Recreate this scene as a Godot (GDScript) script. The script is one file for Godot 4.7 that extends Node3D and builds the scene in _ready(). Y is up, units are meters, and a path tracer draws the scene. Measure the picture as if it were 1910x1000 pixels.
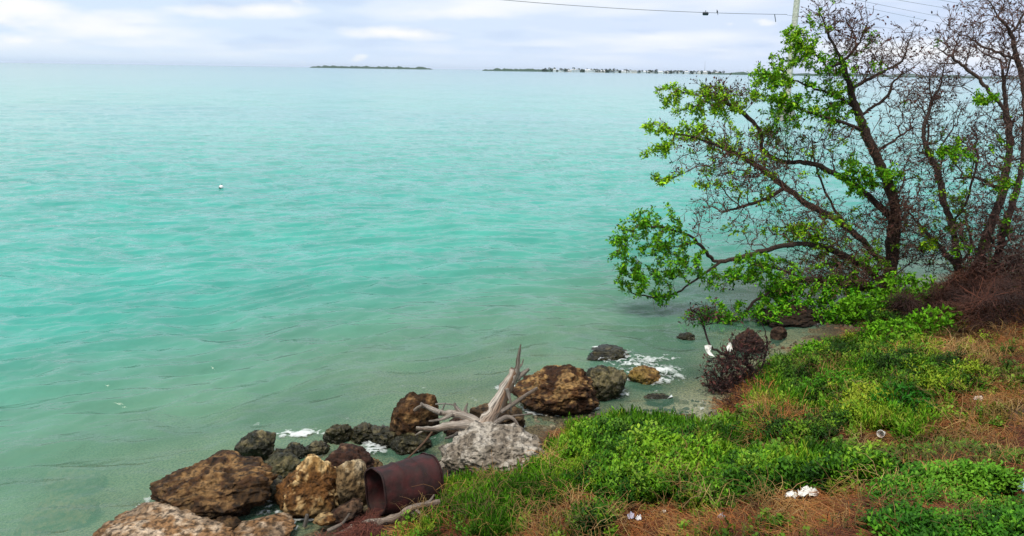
extends Node3D

# A step back from the water's edge above a planted bank: turquoise bay, boulders, driftwood, a rusty drum and salt-burnt trees.

var SHORE_LINE: PackedVector2Array = PackedVector2Array([Vector2(-16, 30), Vector2(-7, 4), Vector2(-4.2, -3.2), Vector2(-2.113, -6.435), Vector2(-1.661, -7.111), Vector2(-1.082, -7.639), Vector2(-0.591, -7.993), Vector2(-0.274, -8.307), Vector2(0.339, -9.268), Vector2(1.266, -9.647), Vector2(2.635, -9.614), Vector2(2.967, -10.223), Vector2(3.598, -11.121), Vector2(4.619, -12.236), Vector2(6.283, -13.932), Vector2(8.06, -15.585), Vector2(10.008, -16.935), Vector2(11.969, -17.992), Vector2(26, -24), Vector2(70, -40), Vector2(400, -120)])
const NEAR_TREE := 15.6

class MB:
	var v := PackedVector3Array()
	var n := PackedVector3Array()
	var c := PackedColorArray()
	var u := PackedVector2Array()
	var ix := PackedInt32Array()
	func add(p: Vector3, nn: Vector3, col: Color, uv := Vector2.ZERO) -> int:
		v.append(p); n.append(nn); c.append(col); u.append(uv)
		return v.size() - 1
	func tri(a: int, b: int, d: int) -> void:
		ix.append(a); ix.append(b); ix.append(d)
	func flat(a: Vector3, b: Vector3, d: Vector3, col: Color) -> void:
		var nn := (d - a).cross(b - a).normalized()
		var i := add(a, nn, col); add(b, nn, col); add(d, nn, col)
		tri(i, i + 1, i + 2)
	func quad(a: Vector3, b: Vector3, d: Vector3, e: Vector3, col: Color) -> void:
		var nn := (d - a).cross(b - a).normalized()
		var i := add(a, nn, col, Vector2(0, 0)); add(b, nn, col, Vector2(1, 0)); add(d, nn, col, Vector2(1, 1)); add(e, nn, col, Vector2(0, 1))
		tri(i, i + 1, i + 2); tri(i, i + 2, i + 3)
	func smooth() -> void:
		n.fill(Vector3.ZERO)
		for t in range(0, ix.size(), 3):
			var nn := (v[ix[t + 2]] - v[ix[t]]).cross(v[ix[t + 1]] - v[ix[t]])
			n[ix[t]] += nn; n[ix[t + 1]] += nn; n[ix[t + 2]] += nn
		for i in n.size():
			n[i] = n[i].normalized() if n[i].length_squared() > 1e-20 else Vector3.UP
	func mesh() -> ArrayMesh:
		var a := []
		a.resize(Mesh.ARRAY_MAX)
		a[Mesh.ARRAY_VERTEX] = v; a[Mesh.ARRAY_NORMAL] = n; a[Mesh.ARRAY_COLOR] = c; a[Mesh.ARRAY_TEX_UV] = u; a[Mesh.ARRAY_INDEX] = ix
		var m := ArrayMesh.new()
		m.add_surface_from_arrays(Mesh.PRIMITIVE_TRIANGLES, a)
		return m

var rng := RandomNumberGenerator.new()
var names := {}
var keep_clear := []
var wet_rocks := []
var M := {}
var noise_a := FastNoiseLite.new()
var noise_b := FastNoiseLite.new()
var noise_c := FastNoiseLite.new()

# ---------------------------------------------------------------- naming
func numbered(s: String) -> String:
	names[s] = names.get(s, -1) + 1
	return s if names[s] == 0 else "%s_%03d" % [s, names[s]]

func tag(o: Node3D, label: String, category := "", group := "", kind := "") -> Node3D:
	if label: o.set_meta("label", label)
	if category: o.set_meta("category", category)
	if group: o.set_meta("group", group)
	if kind: o.set_meta("kind", kind)
	return o

func thing(called: String, label: String, category: String, at := Vector3.ZERO, group := "") -> Node3D:
	var o := Node3D.new()
	o.name = numbered(called)
	add_child(o)
	o.position = at
	tag(o, label, category, group)
	return o

func obj(called: String, m: Mesh, mat: Material, parent: Node3D = null) -> MeshInstance3D:
	var o := MeshInstance3D.new()
	o.mesh = m
	o.material_override = mat
	if parent == null:
		o.name = numbered(called)
		add_child(o)
	else:
		o.name = called
		parent.add_child(o, true)
	return o

func struct(called: String, m: Mesh, mat: Material, label: String) -> MeshInstance3D:
	var o := obj(called, m, mat)
	tag(o, label, called.replace("_", " "), "", "structure")
	return o

# ---------------------------------------------------------------- materials
func tex(freq: float, octaves: int, stops: Array, size := 512, kind := FastNoiseLite.TYPE_SIMPLEX_SMOOTH, sd := 1, normal := false, strength := 8.0) -> NoiseTexture2D:
	var f := FastNoiseLite.new()
	f.noise_type = kind
	f.frequency = freq
	f.fractal_octaves = octaves
	if kind == FastNoiseLite.TYPE_CELLULAR:
		f.domain_warp_enabled = true
		f.domain_warp_amplitude = 40.0
		f.domain_warp_frequency = 0.02
	f.seed = sd
	var t := NoiseTexture2D.new()
	t.width = size; t.height = size
	t.seamless = true
	t.generate_mipmaps = false
	if normal:
		t.as_normal_map = true
		t.bump_strength = strength
	elif stops.size():
		var g := Gradient.new()
		var offs := PackedFloat32Array()
		var cols := PackedColorArray()
		for s in stops:
			offs.append(s[0])
			cols.append(s[1] if s[1] is Color else Color(s[1], s[1], s[1]))
		g.offsets = offs
		g.colors = cols
		t.color_ramp = g
	t.noise = f
	return t

func vmat(rough := 0.8) -> StandardMaterial3D:
	var m := StandardMaterial3D.new()
	m.vertex_color_use_as_albedo = true
	m.roughness = rough
	return m

func make_materials() -> void:
	var m := vmat(0.55)   # leaves
	m.backlight_enabled = true
	m.backlight = Color(0.34, 0.34, 0.15)
	m.metallic_specular = 0.25
	M.leaf = m
	m = vmat(0.85); M.dry = m
	m = vmat(0.9)      # bark
	m.albedo_texture = tex(0.02, 4, [[0.25, 0.55], [0.75, 1.0]], 512, FastNoiseLite.TYPE_SIMPLEX_SMOOTH, 3)
	m.uv1_scale = Vector3(1, 2, 1)
	m.heightmap_enabled = true
	m.heightmap_scale = 1.5
	m.heightmap_texture = tex(0.03, 4, [], 512, FastNoiseLite.TYPE_SIMPLEX_SMOOTH, 5)
	M.bark = m
	m = vmat(0.9); M.twig = m
	m = vmat(0.82)      # rock
	m.uv1_triplanar = true
	m.uv1_scale = Vector3(1.1, 1.1, 1.1)
	m.albedo_texture = tex(0.011, 5, [[0.25, 0.45], [0.42, 0.8], [0.55, 1.0], [0.8, 1.0]], 1024, FastNoiseLite.TYPE_SIMPLEX_SMOOTH, 7)
	m.heightmap_enabled = true
	m.heightmap_scale = 7.0
	m.heightmap_texture = tex(0.011, 2, [], 1024, FastNoiseLite.TYPE_CELLULAR, 8)
	m.metallic_specular = 0.4
	M.rock = m
	m = m.duplicate()    # wet rock
	m.roughness = 0.35
	M.wet_rock = m
	m = vmat(0.95)     # ground
	m.uv1_triplanar = true
	m.uv1_world_triplanar = true
	m.uv1_scale = Vector3(0.7, 0.7, 0.7)
	m.albedo_texture = tex(0.03, 6, [[0.2, 0.5], [0.5, 0.85], [0.8, 1.0]], 1024, FastNoiseLite.TYPE_SIMPLEX_SMOOTH, 12)
	m.heightmap_enabled = true
	m.heightmap_scale = 5.0
	m.heightmap_texture = tex(0.04, 5, [], 1024, FastNoiseLite.TYPE_SIMPLEX_SMOOTH, 13)
	M.ground = m
	m = vmat(0.11)     # water
	m.transparency = BaseMaterial3D.TRANSPARENCY_ALPHA
	m.uv1_scale = Vector3(1, 1, 1)
	m.albedo_texture = tex(0.012, 4, [[0.2, 0.93], [0.8, 1.0]], 512, FastNoiseLite.TYPE_SIMPLEX_SMOOTH, 21)
	m.normal_enabled = true
	m.normal_scale = 0.5
	m.normal_texture = tex(0.008, 5, [], 2048, FastNoiseLite.TYPE_SIMPLEX_SMOOTH, 22, true, 16.0)
	m.metallic_specular = 0.32
	M.water = m
	m = vmat(0.6)     # foam
	m.transparency = BaseMaterial3D.TRANSPARENCY_ALPHA
	M.foam = m
	m = vmat(0.85)      # weathered wood: uv runs round and along the limb
	m.albedo_texture = tex(0.02, 5, [[0.2, 0.5], [0.42, 0.88], [0.75, 1.0]], 512, FastNoiseLite.TYPE_SIMPLEX_SMOOTH, 31)
	m.uv1_scale = Vector3(3, 0.35, 1)
	m.heightmap_enabled = true
	m.heightmap_scale = 1.2
	m.heightmap_texture = tex(0.03, 5, [], 512, FastNoiseLite.TYPE_SIMPLEX_SMOOTH, 32)
	M.wood = m
	m = vmat(0.75)      # rust
	m.uv1_triplanar = true
	m.uv1_scale = Vector3(0.9, 0.9, 0.9)
	m.albedo_texture = tex(0.012, 6, [[0.25, Color(0.5, 0.42, 0.45)], [0.5, Color(0.72, 0.68, 0.7)], [0.75, Color(1, 1, 1)]], 512, FastNoiseLite.TYPE_SIMPLEX_SMOOTH, 41)
	m.heightmap_enabled = true
	m.heightmap_scale = 0.5
	m.heightmap_texture = tex(0.03, 6, [], 512, FastNoiseLite.TYPE_SIMPLEX_SMOOTH, 42)
	M.rust = m
	m = vmat(0.5); M.plastic = m
	m = vmat(0.85)      # concrete
	m.uv1_triplanar = true
	m.uv1_scale = Vector3(0.5, 0.5, 0.5)
	m.albedo_texture = tex(0.03, 5, [[0.2, 0.75], [0.8, 1.0]], 256, FastNoiseLite.TYPE_SIMPLEX_SMOOTH, 51)
	M.concrete = m

# ---------------------------------------------------------------- terrain
func shore(p: Vector2) -> float:      # metres inland of the waterline, negative out in the bay
	var best := 1e18
	var side := 1.0
	for i in SHORE_LINE.size() - 1:
		var a := SHORE_LINE[i]
		var e := SHORE_LINE[i + 1] - a
		var w := p - a
		var q := w - e * clampf(w.dot(e) / e.length_squared(), 0.0, 1.0)
		var d := q.length_squared()
		if d < best:
			best = d
			side = 1.0 if e.cross(w) > 0.0 else -1.0
	return side * sqrt(best)

func height_at(x: float, z: float, d: float) -> float:
	var n := 0.05 * sin(x * 1.7 + z * 0.6) + 0.04 * sin(z * 2.3 - x * 0.9) + 0.02 * sin(x * 4.1 + z * 3.3)
	if d > 0.0:
		return minf(0.03 + 0.19 * d + 0.03 * d * d, 2.6) + n * minf(1.0, d * 0.8)
	d = minf(-d, 30.0)
	return 0.03 - 0.11 * pow(d, 0.9) + n * minf(1.0, d * 0.5)

func ground_y(x: float, z: float) -> float:
	return height_at(x, z, shore(Vector2(x, z)))

func on_ground(x: float, z: float, up := 0.0) -> Vector3:
	return Vector3(x, ground_y(x, z) + up, z)

func steps(lo: float, a: float, b: float, hi: float, fine: float, grow: float) -> PackedFloat32Array:
	var out := PackedFloat32Array()
	var left := []
	var s := fine
	var x := a
	while x > lo:
		s *= grow; x -= s
		left.append(x)
	left.reverse()
	out.append_array(PackedFloat32Array(left))
	x = a
	while x < b:
		out.append(x); x += fine
	s = fine
	while x < hi:
		out.append(x)
		s *= grow; x += s
	out.append(x)
	return out

func build_ground() -> void:
	var xs := steps(-90.0, -6.0, 14.0, 420.0, 0.13, 1.16)
	var zs := steps(-130.0, -20.0, 1.0, 60.0, 0.13, 1.16)
	var mb := MB.new()
	var nx := xs.size()
	var sandy := Vector2((Vector3(2.46, 0, -10.115)).x, (Vector3(2.46, 0, -10.115)).z)
	for z in zs:
		for x in xs:
			var d := shore(Vector2(x, z))
			var y := height_at(x, z, d)
			var n1 := noise_a.get_noise_2d(x * 60.0, z * 60.0)
			var n2 := noise_b.get_noise_2d(x * 14.0, z * 14.0)
			var col := Color(0.42, 0.36, 0.19).lerp(Color(0.08, 0.085, 0.045), clampf(0.36 + n2 * 1.5 + n1 * 0.6, 0, 1))
			col = col.lerp(Color(0.62, 0.54, 0.36), clampf(1.2 - Vector2(x, z).distance_to(sandy) / 0.9, 0, 1) * 0.9)
			var deep := clampf(-d / 9.0, 0, 1)
			col = col.lerp(Color(0.22, 0.27, 0.15), deep * 0.5)
			if d > -0.3:
				var soil := Color(0.085, 0.04, 0.017).lerp(Color(0.15, 0.085, 0.04), clampf(0.5 + n1 * 0.9 + n2 * 0.4, 0, 1))
				col = col.lerp(soil, clampf((d + 0.3) / 0.6 + n1 * 0.6, 0, 1))
			y += n1 * 0.03 + (n2 * 0.05 if d < -0.5 else 0.0)
			mb.add(Vector3(x, y, z), Vector3.UP, col)
	for j in zs.size() - 1:
		for i in nx - 1:
			var a := j * nx + i
			mb.tri(a, a + 1, a + nx); mb.tri(a + 1, a + nx + 1, a + nx)
	mb.smooth()
	if mb.n[0].y < 0.0: print("ground is upside down")
	struct("ground", mb.mesh(), M.ground, "brown planted bank sloping down to the stony sea bed")

# ---------------------------------------------------------------- sea
func build_sea() -> void:
	var swell := FastNoiseLite.new()
	swell.seed = 11; swell.frequency = 1.0; swell.fractal_octaves = 1
	var chop := FastNoiseLite.new()
	chop.seed = 12; chop.frequency = 1.0; chop.fractal_octaves = 2
	var patch := FastNoiseLite.new()
	patch.seed = 13; patch.frequency = 1.0; patch.fractal_octaves = 4
	var radii := PackedFloat32Array()
	var r := 4.0
	while r < 14000.0:
		radii.append(r)
		r += clampf(r * r / 4.5 / 790.0 * 0.62, 0.035, r * 0.16)
	radii.append(14000.0)
	var az := PackedFloat32Array()
	var a := -110.0
	while a < 110.0:
		az.append(deg_to_rad(a))
		a += 0.115 if absf(a + 0.01) < 38.0 else 1.5
	var along := Vector2(0.965, -0.26)
	var across := Vector2(0.26, 0.965)
	var mb := MB.new()
	var na := az.size()
	for rr in radii:
		var k0 := clampf(rr / 25.0, 0.25, 1.0) * clampf(1.6 - rr / 400.0, 0.0, 1.0)
		var k1 := clampf(1.5 - rr / 90.0, 0.0, 1.0)
		var k2 := clampf(1.6 - rr / 55.0, 0.0, 1.0)
		for t in az:
			var p := Vector2(sin(t) * rr, -cos(t) * rr)
			var d := -shore(p) if rr < 45.0 else 40.0
			var u := p.dot(along)
			var w := p.dot(across)
			u += 0.5 * sin(w * 0.35) + 0.2 * sin(w * 1.1 + u * 0.3)
			w += 0.35 * sin(u * 0.5) + 0.12 * sin(u * 1.7)
			var h := 0.0
			if k0 > 0.0: h += k0 * 0.075 * swell.get_noise_2d(u * 0.10, w * 0.26)
			if k1 > 0.0:
				var s := swell.get_noise_2d(u * 0.5 + 50.0, w * 1.3)
				h += k1 * 0.11 * (0.55 - sqrt(s * s + 0.05)) + k1 * 0.025 * s
			if k2 > 0.0:
				h += k2 * 0.05 * (0.4 - sqrt(pow(chop.get_noise_2d(u * 1.1, w * 2.0 + 9.0), 2.0) + 0.05))
			h *= clampf(0.25 + d / 5.0, 0.25, 1.0)
			var g1 := patch.get_noise_2d(p.x * 0.035 + 4.0, p.y * 0.035)
			var g2 := patch.get_noise_2d(p.x * 0.004, p.y * 0.012 + 7.0)
			var col := Color(0.16, 0.35, 0.24).lerp(Color(0.07, 0.355, 0.285), smoothstep(2.5, 10.0, d))
			col = col.lerp(Color(0.06, 0.355, 0.305), smoothstep(9.0, 34.0, rr))
			col = col.lerp(Color(0.105, 0.435, 0.38), smoothstep(26.0, 75.0, rr))
			col = col.lerp(Color(0.12, 0.375, 0.375), smoothstep(90.0, 350.0, rr))
			col = col.lerp(Color(0.06, 0.27, 0.33), smoothstep(300.0, 1300.0, rr))
			col = col.lerp(Color(0.03, 0.30, 0.28), clampf((g1 - 0.05) * 0.6, 0.0, 0.30) * smoothstep(5.0, 20.0, rr))
			if rr > 60.0: col = col.lerp(Color(0.13, 0.36, 0.40), clampf(g2 * 1.2, 0.0, 0.35))
			var al := 1.0 - exp(-maxf(d + 0.3, 0.0) / 5.8)
			col.a = clampf(al * 1.06 + 0.08, 0.0, 1.0)
			mb.add(Vector3(p.x, h, p.y), Vector3.UP, col, Vector2(u / 19.0, w / 10.5))
	for j in radii.size() - 1:
		for i in na - 1:
			var q := j * na + i
			mb.tri(q, q + na, q + 1); mb.tri(q + 1, q + na, q + na + 1)
	mb.smooth()
	if mb.n[na + 5].y < 0.0: print("sea is upside down")
	struct("sea", mb.mesh(), M.water, "turquoise rippled bay, clear and olive over the stones at the shore")

func build_foam(zones: Array) -> void:
	# lacy foam: small cells kept where a folded noise is high
	var mb := MB.new()
	var f := FastNoiseLite.new()
	f.seed = 71; f.frequency = 1.0; f.fractal_octaves = 3
	for q in zones + wet_rocks:
		var cx: float = q[0]
		var cz: float = q[1]
		var rx: float = q[2]
		var rz: float = q[3]
		var turn: float = q[4]
		var dens: float = q[5]
		var s: float = q[6] if q.size() > 6 else 0.016
		var hump: float = q[7] if q.size() > 7 else 0.0
		var nx := int(rx * 2.4 / s)
		var nz := int(rz * 2.4 / s)
		var ids := {}
		var co := cos(turn)
		var si := sin(turn)
		for j in nz + 1:
			for i in nx + 1:
				var lx := (float(i) / nx - 0.5) * 2.4
				var lz := (float(j) / nz - 0.5) * 2.4
				var e := 1.0 - (lx * lx + lz * lz)
				if q.size() > 8: e = 1.0 - absf(sqrt(lx * lx + lz * lz) - 1.0) / 0.17
				if e < -0.35: continue
				var x := cx + lx * rx * co + lz * rz * si
				var z := cz - lx * rx * si + lz * rz * co
				var wx := x + 0.12 * f.get_noise_2d(x * 3.0, z * 3.0 + 40.0)
				var wz := z + 0.12 * f.get_noise_2d(x * 3.0 + 80.0, z * 3.0)
				var lace := 1.0 - 3.6 * absf(f.get_noise_2d(wx * 3.4, wz * 5.0)) + 0.5 * f.get_noise_2d(x * 16.0, z * 16.0)
				var clump := f.get_noise_2d(x * 1.3 + 9.0, z * 1.7)
				var al := clampf((lace * 0.42 + clump * 0.9 + e * 0.75 + dens - 0.95) * 1.25, 0.0, 0.92)
				if al < 0.02: continue
				if q.size() > 8 and shore(Vector2(x, z)) > -0.05: continue
				var y := 0.035 + hump * maxf(e, 0.0) * (0.5 + 0.8 * absf(clump)) + 0.012 * f.get_noise_2d(x * 9.0, z * 9.0)
				ids[j * 10000 + i] = mb.add(Vector3(x, y, z), Vector3.UP, Color(0.66, 0.71, 0.72, al))
		for k in ids:
			if ids.has(k + 1) and ids.has(k + 10000) and ids.has(k + 10001):
				mb.tri(ids[k], ids[k + 1], ids[k + 10000]); mb.tri(ids[k + 1], ids[k + 10001], ids[k + 10000])
	mb.smooth()
	var o := obj("sea_foam", mb.mesh(), M.foam)
	tag(o, "white lacy surf foam breaking round the shore boulders", "foam", "", "stuff")

# ---------------------------------------------------------------- shapes
func curve(pts: Array, sub: int) -> Array:
	if pts.size() < 3: 
		var o2 := []
		for k in sub + 1: o2.append(pts[0].lerp(pts[1], float(k) / sub))
		return o2
	var out := []
	for i in pts.size() - 1:
		var p0: Vector3 = pts[maxi(i - 1, 0)]
		var p3: Vector3 = pts[mini(i + 2, pts.size() - 1)]
		for k in sub:
			out.append((pts[i] as Vector3).cubic_interpolate(pts[i + 1], p0, p3, float(k) / sub))
	out.append(pts[-1])
	return out

func tube(mb: MB, pts: Array, radii: Array, sides: int, col: Color, knots := 0.0, sd := 0.0, col2 := Color(0, 0, 0, 0)) -> void:
	var n := pts.size()
	if n < 2: return
	var up := Vector3(0.3, 0.9, 0.2).normalized()
	var first := mb.v.size()
	var run := 0.0
	var side := Vector3.ZERO
	for i in n:
		var d: Vector3 = (pts[mini(i + 1, n - 1)] - pts[maxi(i - 1, 0)])
		d = d.normalized() if d.length_squared() > 1e-12 else Vector3.UP
		if i == 0:
			side = d.cross(up if absf(d.dot(up)) < 0.9 else Vector3.RIGHT).normalized()
		else:
			side = (side - d * side.dot(d)).normalized()
			run += (pts[i] - pts[i - 1]).length()
		var other := d.cross(side)
		for s in sides + 1:
			var a := TAU * (s % sides) / sides
			var o := side * cos(a) + other * sin(a)
			var rr: float = radii[i]
			if knots > 0.0:
				rr *= 1.0 + knots * noise_a.get_noise_3d(cos(a) * 40.0 + sd, sin(a) * 40.0, run * 55.0 + sd) + knots * 0.6 * noise_a.get_noise_3d(cos(a) * 130.0, sin(a) * 130.0 + sd, run * 20.0)
			var cc := col
			if col2.a > 0.0: cc = col.lerp(col2, clampf(0.5 + 1.1 * noise_b.get_noise_3d(cos(a) * 30.0, sin(a) * 30.0 + sd, run * 30.0), 0, 1))
			mb.add(pts[i] + o * rr, o, cc, Vector2(float(s) / sides, run))
	for i in n - 1:
		for s in sides:
			var q := first + i * (sides + 1) + s
			mb.tri(q, q + sides + 1, q + 1); mb.tri(q + 1, q + sides + 1, q + sides + 2)
	for e in 2:     # close both ends
		var i0: int = first if e == 0 else first + (n - 1) * (sides + 1)
		var p: Vector3 = pts[0] if e == 0 else pts[n - 1]
		var nn: Vector3 = (pts[0] - pts[1]).normalized() if e == 0 else (pts[n - 1] - pts[n - 2]).normalized()
		var cidx := mb.add(p, nn, mb.c[i0])
		for s in sides:
			if e == 0: mb.tri(cidx, i0 + s, i0 + s + 1)
			else: mb.tri(cidx, i0 + s + 1, i0 + s)

func leaf(mb: MB, base: Vector3, dir: Vector3, up: Vector3, ln: float, wd: float, col: Color) -> void:
	var side := dir.cross(up).normalized()
	var nn := side.cross(dir).normalized()
	var m := base + dir * ln * 0.55
	var l := m - side * wd * 0.5 + nn * wd * 0.14
	var r := m + side * wd * 0.5 + nn * wd * 0.14
	var t := base + dir * ln - nn * ln * 0.12
	var i := mb.add(base, nn, col)
	mb.add(l, (nn + side * 0.35).normalized(), col); mb.add(m, nn, col); mb.add(r, (nn - side * 0.35).normalized(), col); mb.add(t, nn, col)
	mb.tri(i, i + 1, i + 2); mb.tri(i, i + 2, i + 3); mb.tri(i + 1, i + 4, i + 2); mb.tri(i + 2, i + 4, i + 3)

func blade(mb: MB, base: Vector3, dir: Vector3, side: Vector3, ln: float, wd: float, droop: float, c0: Color, c1: Color) -> void:
	var nn := side.cross(dir).normalized()
	if nn.y < 0: nn = -nn
	var p1 := base + dir * ln * 0.5
	var p2 := base + dir * ln + Vector3.DOWN * ln * droop
	var i := mb.add(base - side * wd * 0.35, nn, c0)
	mb.add(base + side * wd * 0.35, nn, c0)
	mb.add(p1 - side * wd * 0.5, nn, c0.lerp(c1, 0.5)); mb.add(p1 + side * wd * 0.5, nn, c0.lerp(c1, 0.5))
	mb.add(p2, nn, c1)
	mb.tri(i, i + 2, i + 1); mb.tri(i + 1, i + 2, i + 3); mb.tri(i + 2, i + 4, i + 3)

func any_dir() -> Vector3:
	return Vector3(rng.randfn(), rng.randfn(), rng.randfn()).normalized()

func vary(c: Color, k: float) -> Color:
	var f := 1.0 + rng.randf_range(-k, k)
	return Color(c.r * f * (1.0 + rng.randf_range(-k, k) * 0.5), c.g * f, c.b * f)

# a boulder: a ball cut by random planes, roughened, with its pale, ochre and algae-stained patches
func boulder(called: String, label: String, at: Vector3, semi: Vector3, sd: int, pal: Array, facets := 12, rough := 0.10, res := 22, turn := 0.0, wet := false, cuts := []) -> MeshInstance3D:
	rng.seed = sd
	var planes := []
	for k in facets:
		var pn := any_dir()
		planes.append([pn, rng.randf_range(0.64, 1.0)])
	for q in cuts: planes.append([(q[0] as Vector3).normalized(), q[1]])
	var mb := MB.new()
	var ids := {}
	var basis := Basis(Vector3.UP, turn)
	res = int(res * 1.45)
	for face in 6:
		var ax := face / 2
		var sg := 1.0 if face % 2 == 0 else -1.0
		for j in res:
			for i in res:
				var q := []
				for k in 4:
					var uu := float(i + (1 if k == 1 or k == 2 else 0)) / res * 2.0 - 1.0
					var vv := float(j + (1 if k >= 2 else 0)) / res * 2.0 - 1.0
					uu = tan(uu * PI / 4.0); vv = tan(vv * PI / 4.0)
					var dd := Vector3.ZERO
					dd[ax] = sg; dd[(ax + 1) % 3] = uu * sg; dd[(ax + 2) % 3] = vv
					dd = dd.normalized()
					var key := Vector3i((dd * 4000.0).round())
					if not ids.has(key):
						var rr := 1.08
						var second := 1.08
						for pl in planes:
							var c: float = dd.dot(pl[0])
							if c > 0.05:
								var lim: float = pl[1] / c
								if lim < rr: 
									second = rr; rr = lim
								elif lim < second: second = lim
						rr -= 0.05 * exp(-(second - rr) / 0.06)
						var s3 := dd * 30.0 + Vector3(sd * 13.7, sd * 7.1, 0)
						rr *= 1.0 + rough * (1.7 * noise_a.get_noise_3d(s3.x, s3.y, s3.z) + 1.5 * (0.25 - absf(noise_c.get_noise_3d(s3.x * 2.4, s3.y * 2.4, s3.z * 2.4))) + 0.9 * noise_a.get_noise_3d(s3.x * 4.1, s3.y * 4.1, s3.z * 4.1) + 0.8 * (0.25 - absf(noise_c.get_noise_3d(s3.x * 9.0, s3.y * 9.0, s3.z * 9.0))))
						ids[key] = mb.add(basis * (dd * rr * semi * 1.13), dd, Color.WHITE)
					q.append(ids[key])
				mb.tri(q[0], q[2], q[1]); mb.tri(q[0], q[3], q[2])
	mb.smooth()
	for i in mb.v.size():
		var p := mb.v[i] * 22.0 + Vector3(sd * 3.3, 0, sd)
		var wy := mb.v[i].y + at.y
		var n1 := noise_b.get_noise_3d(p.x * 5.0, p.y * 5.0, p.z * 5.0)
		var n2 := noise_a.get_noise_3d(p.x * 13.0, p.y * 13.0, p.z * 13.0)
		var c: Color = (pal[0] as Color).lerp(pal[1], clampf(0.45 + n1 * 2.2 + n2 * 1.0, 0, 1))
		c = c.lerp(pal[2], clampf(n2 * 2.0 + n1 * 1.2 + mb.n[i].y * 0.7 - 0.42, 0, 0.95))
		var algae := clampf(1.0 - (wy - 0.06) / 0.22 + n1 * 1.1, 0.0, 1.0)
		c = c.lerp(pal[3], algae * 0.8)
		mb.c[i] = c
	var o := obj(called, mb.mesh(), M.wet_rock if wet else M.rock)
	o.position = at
	if at.y > -0.1 and at.y < 0.25 and at.z < -6.4: wet_rocks.append([at.x, at.z, semi.x * 1.08, semi.z * 1.08, 0.0, 0.22, 0.014, 0.0, true])
	tag(o, label, "rock")
	return o

# ---------------------------------------------------------------- scattered growth
func scatter(called: String, label: String, category: String, m: Mesh, mat: Material, polys: Array, tints: Array, smin: float, smax: float, sd: int, clumpy := 0.5, dome := 0.0, tilt := 0.25, edge := 0.15) -> void:
	rng.seed = sd
	var where: Array[Transform3D] = []
	var cols := PackedColorArray()
	for item in polys:
		var poly: PackedVector2Array = item[0]
		var lo := poly[0]
		var hi := poly[0]
		for p in poly:
			lo = lo.min(p); hi = hi.max(p)
		for k in int(item[1]):
			var p := Vector2(rng.randf_range(lo.x, hi.x), rng.randf_range(lo.y, hi.y))
			var soft := p + Vector2(noise_b.get_noise_2d(p.x * 25.0, p.y * 25.0), noise_b.get_noise_2d(p.x * 25.0 + 300.0, p.y * 25.0)) * edge * 3.0 + Vector2(rng.randfn(), rng.randfn()) * edge * 0.5
			if not Geometry2D.is_point_in_polygon(soft, poly): continue
			var cl := noise_a.get_noise_2d(p.x * 28.0 + sd * 9.0, p.y * 28.0)
			if cl * 1.5 + 0.62 < rng.randf() * clumpy: continue
			var d := shore(p)
			if d < 0.02: continue
			var hid := false
			for q in keep_clear:
				var w := (p - (q as Vector2))
				if absf(w.x - w.y * 0.25) < 0.13 and w.y > -0.10 and w.y < 0.34: hid = true
			if hid and called != "dry_thatch": continue
			var lift := 0.0
			if dome > 0.0:
				var hump := clampf(0.55 + 0.9 * noise_b.get_noise_2d(p.x * 16.0 + 70.0, p.y * 16.0) + 0.8 * noise_b.get_noise_2d(p.x * 62.0, p.y * 62.0 + 20.0), 0.03, 1.2)
				lift = dome * hump * sqrt(rng.randf()) * clampf(d * 1.2, 0.2, 1.0)
			var s := rng.randf_range(smin, smax) * (1.0 + cl * 0.4)
			var b := Basis(Vector3.UP, rng.randf() * TAU)
			b = Basis(Vector3(rng.randfn(), 0, rng.randfn()).normalized(), rng.randfn() * tilt) * b
			where.append(Transform3D(b.scaled(Vector3(s, s * rng.randf_range(0.8, 1.2), s)), Vector3(p.x, height_at(p.x, p.y, d) + lift - 0.01, p.y)))
			var t := clampf(0.46 + 0.7 * noise_b.get_noise_2d(p.x * 20.0 + sd, p.y * 20.0) + 0.7 * noise_b.get_noise_2d(p.x * 75.0 + sd, p.y * 75.0) + rng.randfn() * 0.25, 0.0, 0.999) * (tints.size() - 1)
			cols.append(vary((tints[int(t)] as Color).lerp(tints[int(t) + 1], fmod(t, 1.0)), 0.18))
	var mm := MultiMesh.new()
	mm.transform_format = MultiMesh.TRANSFORM_3D
	mm.use_colors = true
	mm.mesh = m
	mm.instance_count = where.size()
	for i in where.size():
		mm.set_instance_transform(i, where[i])
		mm.set_instance_color(i, cols[i])
	var o := MultiMeshInstance3D.new()
	o.multimesh = mm
	o.material_override = mat
	o.name = numbered(called)
	add_child(o)
	tag(o, label, category, "", "stuff")

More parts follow.
